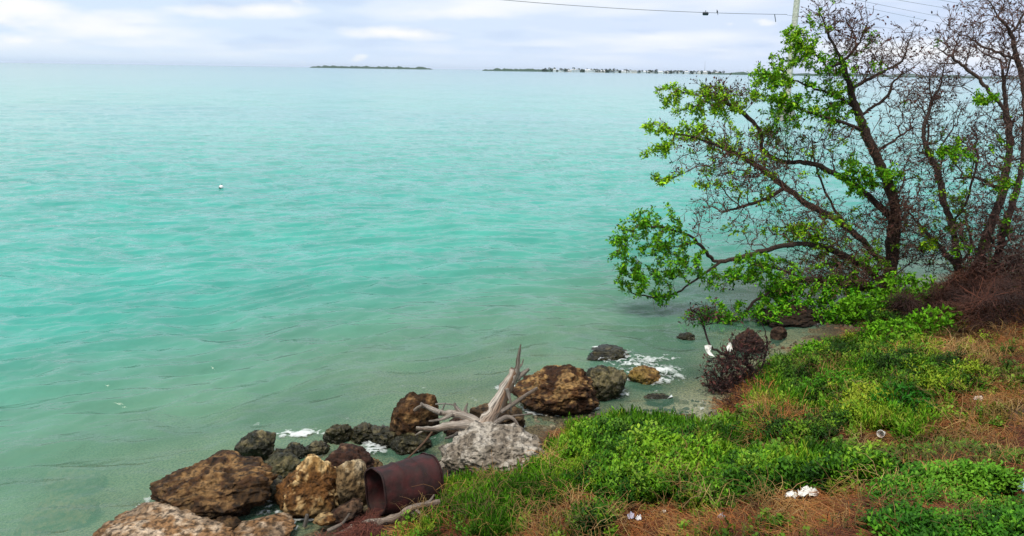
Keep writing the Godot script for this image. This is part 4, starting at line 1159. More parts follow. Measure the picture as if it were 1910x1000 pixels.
	grow_tree("young_tree", "slender bare young tree between the leafy tree and the bare one", Vector3(8.994, 0.406, -15.4), [
		[[Vector3(9.002, 0.35, -15.4), Vector3(8.871, 0.793, -15.4), Vector3(8.551, 1.15, -15.4), Vector3(8.255, 1.438, -15.4), Vector3(7.964, 1.703, -15.4), Vector3(7.707, 1.966, -15.4)], 0.05, 0.012],
		[[Vector3(8.969, 0.573, -15.4), Vector3(8.843, 1.122, -15.4), Vector3(8.655, 1.671, -15.4), Vector3(8.446, 2.084, -15.4), Vector3(8.319, 2.451, -15.4), Vector3(8.163, 2.813, -15.4), Vector3(7.94, 3.139, -15.4), Vector3(7.835, 3.525, -15.4), Vector3(7.919, 4.009, -15.4), Vector3(8.036, 4.397, -15.4), Vector3(8.074, 4.828, -15.4)], 0.055, 0.005],
		[[Vector3(7.94, 3.139, -15.4), Vector3(8.092, 3.508, -15.7), Vector3(7.949, 3.911, -15.8), Vector3(7.747, 4.212, -15.9), Vector3(7.629, 4.312, -15.9)], 0.018, 0.004],
		[[Vector3(8.655, 1.671, -15.4), Vector3(8.729, 2.121, -15.2), Vector3(8.746, 2.653, -15.1), Vector3(8.784, 3.06, -15.1)], 0.025, 0.005],
		[[Vector3(7.919, 4.009, -15.4), Vector3(7.844, 4.325, -15.4), Vector3(7.739, 4.569, -15.4)], 0.01, 0.003],
		[[Vector3(8.871, 0.793, -15.4), Vector3(8.984, 1.277, -15.2), Vector3(8.704, 1.929, -15.1), Vector3(8.553, 2.239, -15.1)], 0.03, 0.007],
	], [
		[Vector3(7.93, 4.079, -15.4), 60, 66, 130, 0.0, 0.3, 0.3], [Vector3(8.03, 3.018, -15.4), 66, 70, 150, 0.02, 0.3, 0.3], [Vector3(8.673, 1.119, -15.4), 80, 50, 160, 0.05, 0.4, 0.5], [Vector3(7.908, 1.649, -15.4), 56, 66, 120, 0.03, 0.6, 0.3], [Vector3(8.538, 2.013, -15.2), 50, 60, 70, 0.05, 0.6, 0.2], [Vector3(8.725, 3.538, -15.4), 40, 56, 40, 0.0, 0.3, 0.2],
		[Vector3(8.027, 1.369, -15.2), 30, 24, 16, 0.9, 0.75], [Vector3(8.705, 1.593, -15.2), 26, 24, 16, 0.9, 0.7], [Vector3(8.618, 2.172, -15.2), 22, 14, 10, 0.9, 0.7], [Vector3(8.082, 3.018, -15.4), 12, 30, 4, 0.8, 0.7],
	], px * 0.97, 503, Color(0.13, 0.085, 0.07), Color(0.24, 0.17, 0.14), Color(0.14, 0.08, 0.062), greens, 0.07)

func build_fallen_branch(px: float) -> void:
	grow_tree("fallen_branch", "dark dead branch hung with white plastic, collapsed at the water's edge", Vector3(3.694, 0.075, -10.8), [
		[[Vector3(3.752, 0.034, -10.9), Vector3(3.633, 0.217, -10.9), Vector3(3.505, 0.321, -10.95), Vector3(3.288, 0.441, -11), Vector3(3.057, 0.527, -11.05), Vector3(2.922, 0.591, -11.1)], 0.035, 0.008],
		[[Vector3(3.633, 0.217, -10.9), Vector3(3.724, 0.414, -11), Vector3(3.788, 0.646, -11.1), Vector3(3.7, 0.903, -11.2), Vector3(3.555, 1.077, -11.3)], 0.028, 0.006],
		[[Vector3(3.597, 0.175, -10.9), Vector3(3.364, 0.146, -10.9), Vector3(3.119, 0.103, -10.85), Vector3(2.813, 0.061, -10.8)], 0.018, 0.006],
		[[Vector3(3.489, 0.34, -10.9), Vector3(3.315, 0.591, -11), Vector3(3.205, 0.654, -11.05)], 0.016, 0.005],
	], [
		[Vector3(3.195, 0.294, -10.9), 56, 40, 70, 0.0, 0.3, 1.0], [Vector3(3.479, 0.51, -11), 50, 50, 60, 0.0, 0.3, 0.8], [Vector3(3.108, 0.082, -10.8), 42, 20, 50, 0.0, 0.3, 1.0], [Vector3(2.82, 1.013, -11.2), 40, 30, 20, 0.1, 0.3, 0.9],
	], px, 504, Color(0.035, 0.022, 0.018), Color(0.07, 0.045, 0.035), Color(0.035, 0.02, 0.02), [Color(0.03, 0.2, 0.01), Color(0.06, 0.3, 0.01)], 0.07).set_meta("category", "branch")

func build_growth() -> void:
	var g := [Color(0.04, 0.12, 0.007), Color(0.085, 0.25, 0.011), Color(0.16, 0.39, 0.016), Color(0.30, 0.40, 0.04)]
	var herb := [Color(0.012, 0.05, 0.005), Color(0.03, 0.11, 0.006), Color(0.08, 0.22, 0.010), Color(0.18, 0.36, 0.015)]
	var fresh := [Color(0.02, 0.09, 0.006), Color(0.06, 0.22, 0.010), Color(0.14, 0.34, 0.022)]
	var thatch := [Color(0.08, 0.020, 0.006), Color(0.19, 0.052, 0.011), Color(0.32, 0.105, 0.022), Color(0.42, 0.22, 0.06)]
	var straw := [Color(0.34, 0.11, 0.028), Color(0.45, 0.19, 0.05), Color(0.55, 0.34, 0.12)]
	var weeds := [Color(0.06, 0.14, 0.015), Color(0.12, 0.27, 0.02), Color(0.22, 0.36, 0.03)]
	var bank := PackedVector2Array([Vector2(-1.236, -6.69), Vector2(-0.828, -7.413), Vector2(-0.397, -7.714), Vector2(0.223, -8.546), Vector2(0.402, -9.157), Vector2(1.198, -9.677), Vector2(2.114, -9.655), Vector2(2.61, -9.387), Vector2(3.083, -10.117), Vector2(3.747, -11.101), Vector2(4.503, -11.91), Vector2(5.372, -12.401), Vector2(6.803, -14.016), Vector2(7.931, -15.115), Vector2(9.553, -16.134), Vector2(10.746, -16.193), Vector2(6.342, -9.258), Vector2(4.932, -6.994), Vector2(2.963, -4.071)])
	var right := PackedVector2Array([Vector2(3.0, -3.2), Vector2(5.2, -8.2), Vector2(7.2, -11.0), Vector2(10.5, -15.5), Vector2(16, -15.5), Vector2(11, -8), Vector2(7, -2.5)])
	for q in [Vector3(2.296, 1.11, -5.818), Vector3(2.417, 1.156, -5.778), Vector3(2.913, 1.093, -6.225), Vector3(5.388, 0.844, -8.505), Vector3(3.896, 1.409, -5.449), Vector3(1.086, 0.609, -6.292), Vector3(1.379, 0.664, -6.298), Vector3(1.148, 0.625, -6.235), Vector3(1.752, 0.898, -5.829), Vector3(4.072, 0.632, -7.988)]: keep_clear.append(Vector2(q.x, q.z))
	rng.seed = 200
	scatter("dry_thatch", "red-brown dead stalks and litter covering the bank", "dry grass", straw_mesh(22, 0.17, 0.004, 0.025), M.dry, [[bank, 52000], [right, 20000]], thatch, 0.6, 1.35, 201, 0.3)
	scatter("shore_grass", "bright green narrow-leaved shoots along the water's edge", "grass", shoot_mesh(7, 0.19), M.leaf, [
		[PackedVector2Array([Vector2(-1.317, -6.712), Vector2(-0.627, -7.027), Vector2(-0.267, -7.318), Vector2(0.237, -7.769), Vector2(0.423, -8.823), Vector2(0.753, -9.38), Vector2(1.198, -9.677), Vector2(2.123, -9.701), Vector2(2.699, -9.461), Vector2(2.25, -8.466), Vector2(0.999, -7.886), Vector2(0.607, -7.299), Vector2(0.316, -6.759), Vector2(0.061, -6.257)]), 17000], [PackedVector2Array([Vector2(2.541, -9.383), Vector2(3.188, -9.732), Vector2(3.547, -8.813), Vector2(2.993, -8.095), Vector2(2.42, -8.406)]), 4000], [PackedVector2Array([Vector2(-1.263, -6.697), Vector2(-0.595, -6.967), Vector2(-0.263, -7.226), Vector2(0.293, -7.728), Vector2(0.417, -6.743), Vector2(0.061, -6.257)]), 6000]], g, 0.5, 1.15, 202, 1.2, 0.05, 0.35, 0.4)
	scatter("tall_shoots", "bright yellow-green shoots standing up through the dark creepers", "grass", shoot_mesh(5, 0.2), M.leaf, [
		[PackedVector2Array([Vector2(0.44, -8.462), Vector2(2.074, -9.457), Vector2(3.03, -9.202), Vector2(3.219, -7.916), Vector2(2.76, -6.159), Vector2(2.475, -5.666), Vector2(1.952, -5.716), Vector2(1.395, -6.088), Vector2(0.942, -6.917), Vector2(0.556, -7.366)]), 9000], [PackedVector2Array([Vector2(2.872, -9.863), Vector2(3.789, -11.236), Vector2(4.537, -12.007), Vector2(5.372, -12.401), Vector2(6.387, -12.34), Vector2(5.562, -10.07), Vector2(4.657, -8.284), Vector2(3.99, -7.856), Vector2(3.73, -8.639), Vector2(3.252, -9.278)]), 9000]], g, 0.6, 1.3, 212, 1.3, 0.12, 0.4, 0.3)
	scatter("leafy_ground_cover", "dense dark green leafy creeper mounded over the middle of the bank", "ground cover", herb_mesh(8, 0.14, 0.034, 0.014), M.leaf, [
		[PackedVector2Array([Vector2(0.933, -8.412), Vector2(2.046, -9.32), Vector2(2.994, -9.081), Vector2(3.178, -7.961), Vector2(2.736, -6.158), Vector2(2.492, -5.711), Vector2(1.967, -5.766), Vector2(1.395, -6.088), Vector2(0.942, -6.917), Vector2(0.612, -7.365)]), 26000]], herb, 0.35, 1.5, 203, 1.6, 0.17, 0.4, 0.6)
	scatter("feathery_ground_cover", "fresh green feathery creeper in the bottom right corner", "ground cover", herb_mesh(9, 0.10, 0.026, 0.012), M.leaf, [
		[PackedVector2Array([Vector2(2.647, -5.494), Vector2(3.363, -6.096), Vector2(4.008, -6.121), Vector2(4.01, -5.614), Vector2(2.963, -4.071), Vector2(2.36, -4.613), Vector2(2.36, -5.085)]), 30000], [PackedVector2Array([Vector2(2.6, -3.3), Vector2(2.9, -4.8), Vector2(4.6, -5.0), Vector2(5.0, -3.2)]), 5000]], fresh, 0.4, 1.5, 204, 1.3, 0.14, 0.35, 0.5)
	scatter("weed", "scattered yellow-green seedlings in the dead thatch", "weeds", herb_mesh(4, 0.12, 0.06, 0.03), M.leaf, [[bank, 7500], [PackedVector2Array([Vector2(5.138, -10.381), Vector2(6.572, -9.629), Vector2(4.529, -6.385), Vector2(3.194, -6.399), Vector2(3.674, -8.199)]), 3500], [right, 2500]], weeds, 0.5, 1.2, 205, 1.2)
	scatter("green_bank_cover", "bright green fine-leaved creeper over the humped bank below the trees", "ground cover", herb_mesh(8, 0.13, 0.032, 0.012), M.leaf, [
		[PackedVector2Array([Vector2(2.872, -9.863), Vector2(3.789, -11.236), Vector2(4.537, -12.007), Vector2(5.372, -12.401), Vector2(6.387, -12.34), Vector2(5.562, -10.07), Vector2(4.657, -8.284), Vector2(3.99, -7.856), Vector2(3.73, -8.639), Vector2(3.252, -9.278)]), 24000], [PackedVector2Array([Vector2(5.513, -12.753), Vector2(6.489, -14.195), Vector2(7.931, -15.115), Vector2(7.231, -12.331), Vector2(6.15, -10.645), Vector2(5.102, -10.986)]), 5000], [PackedVector2Array([Vector2(6.945, -11.799), Vector2(8.059, -12.051), Vector2(6.446, -9.477), Vector2(6.125, -10.064)]), 1500]], [Color(0.012, 0.04, 0.004), Color(0.035, 0.11, 0.006), Color(0.10, 0.24, 0.010), Color(0.26, 0.35, 0.02)], 0.35, 1.5, 206, 1.6, 0.22, 0.4, 0.65)
	scatter("wiry_stalks", "thin tan and olive stalks straggling through the creepers", "stalks", straw_mesh(7, 0.20, 0.0032, 0.10), M.dry, [[bank, 10000], [right, 2000]], [Color(0.08, 0.055, 0.012), Color(0.16, 0.10, 0.025), Color(0.28, 0.15, 0.04), Color(0.42, 0.30, 0.12)], 0.6, 1.4, 209, 0.7, 0.32, 0.6, 0.2)
	scatter("scruffy_grass", "short scruffy olive grass mixed through the dead thatch", "grass", shoot_mesh(5, 0.10), M.leaf, [[bank, 17000], [right, 5000]], [Color(0.05, 0.09, 0.008), Color(0.12, 0.20, 0.012), Color(0.22, 0.26, 0.03), Color(0.26, 0.18, 0.05)], 0.5, 1.3, 210, 1.2, 0.05, 0.4, 0.2)
	scatter("broad_leaf_weed", "yellow-green broad-leaved weeds poking up through the creepers", "weeds", herb_mesh(3, 0.15, 0.048, 0.022), M.leaf, [
		[PackedVector2Array([Vector2(0.379, -8.488), Vector2(2.046, -9.32), Vector2(2.994, -9.081), Vector2(3.178, -7.961), Vector2(2.736, -6.158), Vector2(2.492, -5.711), Vector2(1.967, -5.766), Vector2(1.395, -6.088), Vector2(0.942, -6.917), Vector2(0.612, -7.365)]), 600], [PackedVector2Array([Vector2(2.872, -9.863), Vector2(3.789, -11.236), Vector2(4.537, -12.007), Vector2(5.372, -12.401), Vector2(6.387, -12.34), Vector2(5.562, -10.07), Vector2(4.657, -8.284), Vector2(3.99, -7.856), Vector2(3.73, -8.639), Vector2(3.252, -9.278)]), 600]], weeds, 0.5, 1.3, 211, 0.8, 0.30, 0.3, 0.2)
	scatter("straw_tufts", "orange-tan tangled dead grass tufts on the bank", "dry grass", straw_mesh(34, 0.22, 0.0036, 0.07), M.dry, [
		[PackedVector2Array([Vector2(2.854, -10.075), Vector2(3.332, -10.612), Vector2(3.54, -10.3), Vector2(3.252, -9.278), Vector2(2.74, -9.235)]), 1300], [PackedVector2Array([Vector2(3.535, -11.05), Vector2(3.925, -11.164), Vector2(3.856, -10.481), Vector2(3.508, -10.317)]), 300], [PackedVector2Array([Vector2(6.063, -11.669), Vector2(6.743, -12.037), Vector2(6.188, -10.308), Vector2(5.589, -9.842), Vector2(5.494, -10.371)]), 700], [PackedVector2Array([Vector2(7.7, -12.268), Vector2(8.257, -12.305), Vector2(6.955, -10.248), Vector2(7.011, -10.963)]), 700], [PackedVector2Array([Vector2(3.134, -9.113), Vector2(3.447, -8.889), Vector2(3.136, -8.002), Vector2(2.83, -8.142)]), 260], [PackedVector2Array([Vector2(0.317, -8.512), Vector2(0.572, -8.589), Vector2(0.583, -7.776), Vector2(0.349, -7.691)]), 24], [PackedVector2Array([Vector2(0.538, -7.057), Vector2(0.809, -7.133), Vector2(0.632, -6.294), Vector2(0.347, -6.291)]), 24]], straw, 0.7, 1.3, 207, 1.0, 0.16, 0.5, 0.3)
	scatter("dry_brush", "tangled dark red-brown brushwood under the bare trees", "brushwood", straw_mesh(30, 0.20, 0.0055, 0.06), M.twig, [
		[PackedVector2Array([Vector2(7.282, -12.991), Vector2(8.362, -14.558), Vector2(9.446, -15.945), Vector2(10.556, -15.893), Vector2(7.189, -10.613), Vector2(7.059, -11.709)]), 2800], [PackedVector2Array([Vector2(8.2, -12.5), Vector2(9.5, -15), Vector2(13, -15.5), Vector2(12, -12), Vector2(9, -11)]), 2600], [PackedVector2Array([Vector2(7.115, -13.853), Vector2(7.976, -14.791), Vector2(9.302, -15.882), Vector2(7.697, -12.866), Vector2(6.966, -12.471)]), 1800], [PackedVector2Array([Vector2(2.581, -10.156), Vector2(3.051, -10.703), Vector2(3.592, -11.11), Vector2(3.407, -10.475), Vector2(2.805, -9.881)]), 500]], [Color(0.03, 0.010, 0.007), Color(0.075, 0.022, 0.013), Color(0.15, 0.055, 0.03)], 0.7, 1.4, 208, 0.9, 0.75, 0.9, 0.4)
	var lush := [Color(0.035, 0.14, 0.007), Color(0.14, 0.36, 0.014)]
	make_shrub("green_shrub", "broad-leaved bright shrub at the foot of the leafy tree trunk", Vector3(7.527, 0.101, -14.498), Vector3(0.8, 0.85, 0.6), 301, lush, 0.10, 430)
	make_shrub("green_shrub", "low leafy shrub left of the leafy tree's foot by the water", Vector3(6.489, 0.022, -14.195), Vector3(0.65, 0.55, 0.5), 302, lush, 0.10, 320)
	make_shrub("green_shrub", "leafy shrub beside the dark brushwood, rightmost of the shrubs", Vector3(6.945, 0.368, -12.348), Vector3(0.6, 0.52, 0.5), 303, lush, 0.085, 300)
	make_shrub("green_shrub", "leafy shrub in front of the trunk-foot shrub, middle of the bank", Vector3(6.098, 0.243, -12.09), Vector3(0.6, 0.5, 0.5), 304, lush, 0.085, 320)
	make_shrub("green_shrub", "small leafy shrub nearest the water below the shaded rock", Vector3(4.888, 0.118, -11.932), Vector3(0.42, 0.3, 0.36), 305, lush, 0.08, 150)
	make_shrub("green_shrub", "tall mounded fine-leaved bush in the middle of the humped bank", Vector3(4.312, 0.338, -9.769), Vector3(0.62, 0.42, 0.5), 307, [Color(0.02, 0.09, 0.006), Color(0.08, 0.26, 0.011)], 0.05, 520)
	make_shrub("green_shrub", "dark rounded shrub low on the right of the humped bank", Vector3(4.559, 0.656, -8.579), Vector3(0.46, 0.42, 0.42), 306, [Color(0.012, 0.07, 0.007), Color(0.03, 0.17, 0.01)], 0.055, 260)

func bar(mb: MB, pts: Array, r0: float, r1: float, col: Color, col2: Color, knots := 0.5, sides := 9, sd := 0.0, base := Vector3.ZERO, lump := 0.0) -> void:
	var c := curve(pts, 7)
	var rr := []
	var local := []
	for i in c.size():
		var t := float(i) / (c.size() - 1)
		rr.append(lerpf(r0, r1, t) * (1.0 + lump * noise_b.get_noise_2d(t * 400.0, sd * 31.0)))
		local.append(c[i] - base)
	tube(mb, local, rr, sides, col, knots, sd, col2)

func crumple(mb: MB, at: Vector3, size: Vector3, sd: int, col: Color) -> void:
	rng.seed = sd
	var n := 9
	var first := mb.v.size()
	for j in n + 1:
		for i in n + 1:
			var u := float(i) / n - 0.5
			var v := float(j) / n - 0.5
			var h := (0.5 + 1.3 * noise_a.get_noise_2d(u * 190.0 + sd * 17.0, v * 190.0)) * (1.0 - 2.4 * (u * u + v * v))
			mb.add(at + Vector3(u * size.x + rng.randfn() * size.x * 0.035, h * size.y + rng.randfn() * size.y * 0.07, v * size.z + rng.randfn() * size.z * 0.035), Vector3.UP, vary(col, 0.04))
	for j in n:
		for i in n:
			var u := float(i) / n - 0.45
			var v := float(j) / n - 0.45
			if u * u + v * v > 0.24 + 0.12 * noise_b.get_noise_2d(i * 9.0 + sd, j * 9.0): continue
			var q := first + j * (n + 1) + i
			mb.tri(q, q + 1, q + n + 1); mb.tri(q + 1, q + n + 2, q + n + 1)

func build_objects() -> void:
	var silver := Color(0.80, 0.73, 0.65)
	var silver2 := Color(0.26, 0.18, 0.125)
	# --- driftwood stump with its root plate on the grey boulder
	var base: Vector3 = Vector3(-0.292, 0.291, -8.75)
	var dw := thing("driftwood_stump", "silver-grey driftwood stump with splintered upright trunk and spreading roots", "driftwood", base)
	var mb := MB.new()
	bar(mb, [Vector3(-0.388, 0.24, -8.75), Vector3(-0.274, 0.386, -8.77), Vector3(-0.166, 0.556, -8.78), Vector3(-0.073, 0.756, -8.8), Vector3(0.001, 0.923, -8.81), Vector3(0.063, 1.056, -8.82)], 0.125, 0.048, silver, Color(0.34, 0.19, 0.11), 0.6, 18, 2.0, base, 0.3)
	obj("trunk", mb.mesh(), M.wood, dw)
	for q in [[[Vector3(0.02, 0.914, -8.8), Vector3(0.075, 1.064, -8.8), Vector3(0.091, 1.232, -8.8), Vector3(0.114, 1.385, -8.8)], 0.05, 0.006], [[Vector3(-0.011, 0.885, -8.82), Vector3(0.102, 0.975, -8.82), Vector3(0.171, 1.03, -8.82), Vector3(0.221, 1.072, -8.82)], 0.042, 0.014], [[Vector3(0.062, 1.064, -8.8), Vector3(0.131, 1.132, -8.8), Vector3(0.149, 1.199, -8.8)], 0.02, 0.004], [[Vector3(-0.042, 0.866, -8.7), Vector3(0.005, 0.698, -8.7), Vector3(0.013, 0.575, -8.7)], 0.025, 0.008]]:
		mb = MB.new()
		bar(mb, q[0], q[1], q[2], silver, silver2, 0.6, 9, q[1] * 100.0, base, 0.3)
		obj("splinter", mb.mesh(), M.wood, dw)
	for q in [[[Vector3(-0.101, 0.573, -8.7), Vector3(0.024, 0.664, -8.7), Vector3(0.18, 0.782, -8.7), Vector3(0.323, 0.879, -8.7)], 0.028, 0.018], [[Vector3(-0.131, 0.479, -8.65), Vector3(0.045, 0.543, -8.65), Vector3(0.152, 0.559, -8.65), Vector3(0.272, 0.574, -8.65)], 0.018, 0.006], [[Vector3(-0.161, 0.467, -8.6), Vector3(-0.036, 0.574, -8.55), Vector3(0.045, 0.572, -8.5), Vector3(0.108, 0.502, -8.45)], 0.035, 0.010]]:
		mb = MB.new()
		bar(mb, q[0], q[1], q[2], Color(0.5, 0.45, 0.41), silver2, 0.3, 8, q[1] * 77.0, base)
		obj("branch", mb.mesh(), M.wood, dw)
	for q in [[[Vector3(-0.29, 0.349, -8.7), Vector3(-0.479, 0.404, -8.65), Vector3(-0.697, 0.424, -8.6), Vector3(-0.884, 0.397, -8.58), Vector3(-1.095, 0.414, -8.55)], 0.08, 0.02], [[Vector3(-0.356, 0.359, -8.75), Vector3(-0.529, 0.474, -8.75), Vector3(-0.676, 0.506, -8.75), Vector3(-0.836, 0.525, -8.75), Vector3(-1.027, 0.611, -8.75), Vector3(-1.142, 0.547, -8.75)], 0.06, 0.014], [[Vector3(-0.52, 0.438, -8.8), Vector3(-0.533, 0.542, -8.8), Vector3(-0.507, 0.632, -8.8)], 0.035, 0.006], [[Vector3(-0.571, 0.472, -8.8), Vector3(-0.648, 0.574, -8.8), Vector3(-0.661, 0.629, -8.8)], 0.03, 0.012], [[Vector3(-0.831, 0.547, -8.7), Vector3(-0.958, 0.6, -8.7), Vector3(-1.058, 0.667, -8.7)], 0.032, 0.012], [[Vector3(-0.673, 0.536, -8.7), Vector3(-0.8, 0.465, -8.7), Vector3(-0.96, 0.435, -8.7)], 0.03, 0.008], [[Vector3(-0.955, 0.376, -8.65), Vector3(-1.051, 0.319, -8.65), Vector3(-1.121, 0.277, -8.65)], 0.02, 0.004], [[Vector3(-0.482, 0.381, -8.7), Vector3(-0.642, 0.26, -8.7), Vector3(-0.77, 0.216, -8.7)], 0.035, 0.01]]:
		mb = MB.new()
		bar(mb, q[0], q[1], q[2], silver, silver2, 0.5, 9, q[1] * 55.0, base, 0.3)
		obj("root", mb.mesh(), M.wood, dw)
	# --- loose sticks
	for q in [
		["thin brown stick leaning from the driftwood roots down to the drum", [Vector3(-0.907, 0.37, -8.55), Vector3(-0.991, 0.306, -8.4), Vector3(-1.11, 0.232, -8.25), Vector3(-1.19, 0.177, -8.2)], 0.014, 0.010, Color(0.26, 0.15, 0.09), 0],
		["thin bleached stick lying across the tops of the roots", [Vector3(-0.906, 0.545, -8.95), Vector3(-0.789, 0.554, -8.95), Vector3(-0.659, 0.535, -8.95)], 0.010, 0.007, Color(0.6, 0.56, 0.5), 0],
		["short bleached stick standing up behind the roots", [Vector3(-0.785, 0.583, -8.9), Vector3(-0.811, 0.513, -8.9), Vector3(-0.838, 0.443, -8.9)], 0.011, 0.008, Color(0.6, 0.56, 0.5), 0],
		["pale forked stick at the bottom edge below the ochre rocks", [Vector3(-1.772, 0.069, -6.95), Vector3(-1.686, 0.118, -6.95), Vector3(-1.621, 0.161, -6.95), Vector3(-1.554, 0.262, -6.95)], 0.022, 0.010, Color(0.46, 0.39, 0.33), 1],
		["dark stick lying along the bank under the grey boulder", [Vector3(-0.802, -0.14, -8), Vector3(-0.69, -0.062, -8.1), Vector3(-0.606, -0.049, -8.2)], 0.02, 0.014, Color(0.05, 0.045, 0.04), 0],
		["thin twig lying in the grass under the grey boulder", [Vector3(-0.348, 0.186, -7.9), Vector3(-0.26, 0.142, -7.9), Vector3(-0.141, 0.105, -7.9)], 0.006, 0.004, Color(0.3, 0.22, 0.14), 0],
		["grey stump of a post standing in the red fibres", [Vector3(-2.046, 0.018, -7.1), Vector3(-2.026, 0.091, -7.1), Vector3(-2.012, 0.151, -7.1)], 0.022, 0.02, Color(0.36, 0.32, 0.28), 0],
	]:
		var b0: Vector3 = q[1][0]
		mb = MB.new()
		bar(mb, q[1], q[2], q[3], q[4], (q[4] as Color) * 0.6, 0.25, 7, q[2] * 300.0, b0)
		var st := obj("stick", mb.mesh(), M.wood)
		st.position = b0
		tag(st, q[0], "stick", "")
	# --- bleached limb in front of the drum
	base = Vector3(-1.109, 0.149, -7.05)
	dw = thing("driftwood_limb", "long bleached driftwood limb lying in front of the rusty drum", "driftwood", base)
	mb = MB.new()
	bar(mb, [Vector3(-1.556, 0.053, -7), Vector3(-1.368, 0.092, -7), Vector3(-1.234, 0.154, -7), Vector3(-1.101, 0.198, -7), Vector3(-0.967, 0.289, -7), Vector3(-0.834, 0.338, -7), Vector3(-0.665, 0.376, -7)], 0.045, 0.026, Color(0.62, 0.53, 0.45), Color(0.30, 0.20, 0.14), 0.5, 10, 8.0, base, 0.35)
	obj("stem", mb.mesh(), M.wood, dw)
	for q in [[[Vector3(-0.808, 0.344, -7), Vector3(-0.76, 0.398, -7), Vector3(-0.728, 0.451, -7)], 0.018, 0.008], [[Vector3(-0.93, 0.301, -7), Vector3(-0.856, 0.274, -6.95), Vector3(-0.772, 0.259, -6.9)], 0.018, 0.008], [[Vector3(-1.235, 0.136, -7), Vector3(-1.367, 0.152, -7), Vector3(-1.463, 0.115, -7)], 0.03, 0.012], [[Vector3(-0.967, 0.277, -7), Vector3(-0.931, 0.218, -7), Vector3(-0.943, 0.159, -7)], 0.03, 0.016], [[Vector3(-1.518, 0.103, -6.95), Vector3(-1.598, 0.06, -6.95), Vector3(-1.706, 0.011, -6.95)], 0.035, 0.02]]:
		mb = MB.new()
		bar(mb, q[0], q[1], q[2], Color(0.62, 0.55, 0.48), Color(0.30, 0.21, 0.15), 0.4, 8, q[1] * 90.0, base)
		obj("branch", mb.mesh(), M.wood, dw)
	build_drum()
	# --- red-brown fibres washed up round the drum
	rng.seed = 610
	scatter("red_weed", "dark red dried seaweed fibres heaped at the mouth of the drum", "seaweed", straw_mesh(26, 0.13, 0.004, 0.06), M.dry, [[PackedVector2Array([Vector2(-2.368, -6.941), Vector2(-2.107, -7.159), Vector2(-1.714, -7.365), Vector2(-1.496, -7.704), Vector2(-1.061, -7.487), Vector2(-0.812, -7.269), Vector2(-1.092, -6.929), Vector2(-1.587, -6.773)]), 2600]], [Color(0.05, 0.012, 0.008), Color(0.12, 0.03, 0.02), Color(0.19, 0.06, 0.035)], 0.7, 1.3, 611, 0.3, 0.12)
	# --- litter
	var white := Color(0.78, 0.78, 0.76)
	for q in [
		["litter", "crumpled white paper scrap, left one of the pair on the lower bank", Vector3(2.296, 1.11, -5.818), Vector3(0.10, 0.06, 0.08), 1, white, "litter"],
		["litter", "larger crumpled white plastic, right one of the pair on the lower bank", Vector3(2.417, 1.156, -5.778), Vector3(0.17, 0.08, 0.10), 2, white, "litter"],
		["litter", "flat white scrap alone in the brown thatch above the pair", Vector3(2.913, 1.093, -6.225), Vector3(0.13, 0.05, 0.09), 3, white, "litter"],
		["litter", "dirty white scrap at the right among seedlings", Vector3(5.388, 0.844, -8.505), Vector3(0.11, 0.05, 0.08), 4, Color(0.62, 0.56, 0.52), "litter"],
		["litter", "pale blue crumpled wrapper at the right edge of the green corner", Vector3(3.896, 1.409, -5.449), Vector3(0.09, 0.10, 0.07), 5, Color(0.45, 0.66, 0.78), "litter"],
		["litter", "bluish clear plastic scrap near the bottom middle", Vector3(1.086, 0.609, -6.292), Vector3(0.07, 0.05, 0.06), 6, Color(0.50, 0.50, 0.66), "litter"],
		["litter", "tiny white scrap right of the bluish plastic", Vector3(1.379, 0.664, -6.298), Vector3(0.04, 0.02, 0.03), 7, white, "litter"],
		["litter", "small whitish scrap touching the bluish plastic", Vector3(1.148, 0.625, -6.235), Vector3(0.06, 0.045, 0.05), 8, Color(0.66, 0.66, 0.70), "litter"],
		["litter", "grey glinting scrap at the bottom right of the creeper", Vector3(1.752, 0.898, -5.829), Vector3(0.07, 0.04, 0.05), 9, Color(0.40, 0.38, 0.42), "litter"],
	]:
		mb = MB.new()
		crumple(mb, Vector3.ZERO, q[3], q[4], q[5])
		mb.smooth()
		var o := obj(q[0], mb.mesh(), M.plastic)
		o.position = (q[2] as Vector3) + Vector3.UP * 0.06
		tag(o, q[1], q[6], "")
	# paper cup on its side
	var cup := thing("paper_cup", "white paper cup lying on its side in the thatch", "cup", (Vector3(4.072, 0.632, -7.988) as Vector3) + Vector3.UP * 0.07)
	mb = MB.new()
	lathe(mb, [[-0.05, 0.0], [-0.05, 0.027], [0.05, 0.039], [0.05, 0.037], [-0.045, 0.025], [-0.045, 0.0]], 18, white)
	obj("body", mb.mesh(), M.plastic, cup)
	mb = MB.new()
	lathe(mb, [[0.046, 0.039], [0.05, 0.043], [0.054, 0.039], [0.05, 0.037]], 18, white)
	obj("rim", mb.mesh(), M.plastic, cup)
	cup.rotation = Vector3(0.2, -2.3, 0.3)
	# torn white plastic caught in the low branches
	for q in [["torn white plastic sheet hooked on the low branch tips", Vector3(2.822, 0.659, -10.7), [[-0.085, 0.10], [-0.02, 0.12], [0.075, 0.11], [0.05, 0.03], [0.02, -0.02], [0.05, -0.08], [0.12, -0.13], [0.0, -0.10], [-0.04, -0.03], [-0.075, 0.03]]], ["white plastic strips hanging behind the torn sheet on the branches", Vector3(3.131, 0.694, -10.75), [[-0.07, 0.0], [-0.01, 0.11], [0.04, 0.10], [0.06, -0.06], [0.03, -0.02], [0.01, -0.10], [-0.02, 0.0], [-0.05, -0.09]]]]:
		mb = MB.new()
		var cidx := mb.add(Vector3(0, 0.02, 0.02), Vector3.BACK, white)
		var ring: Array = q[2]
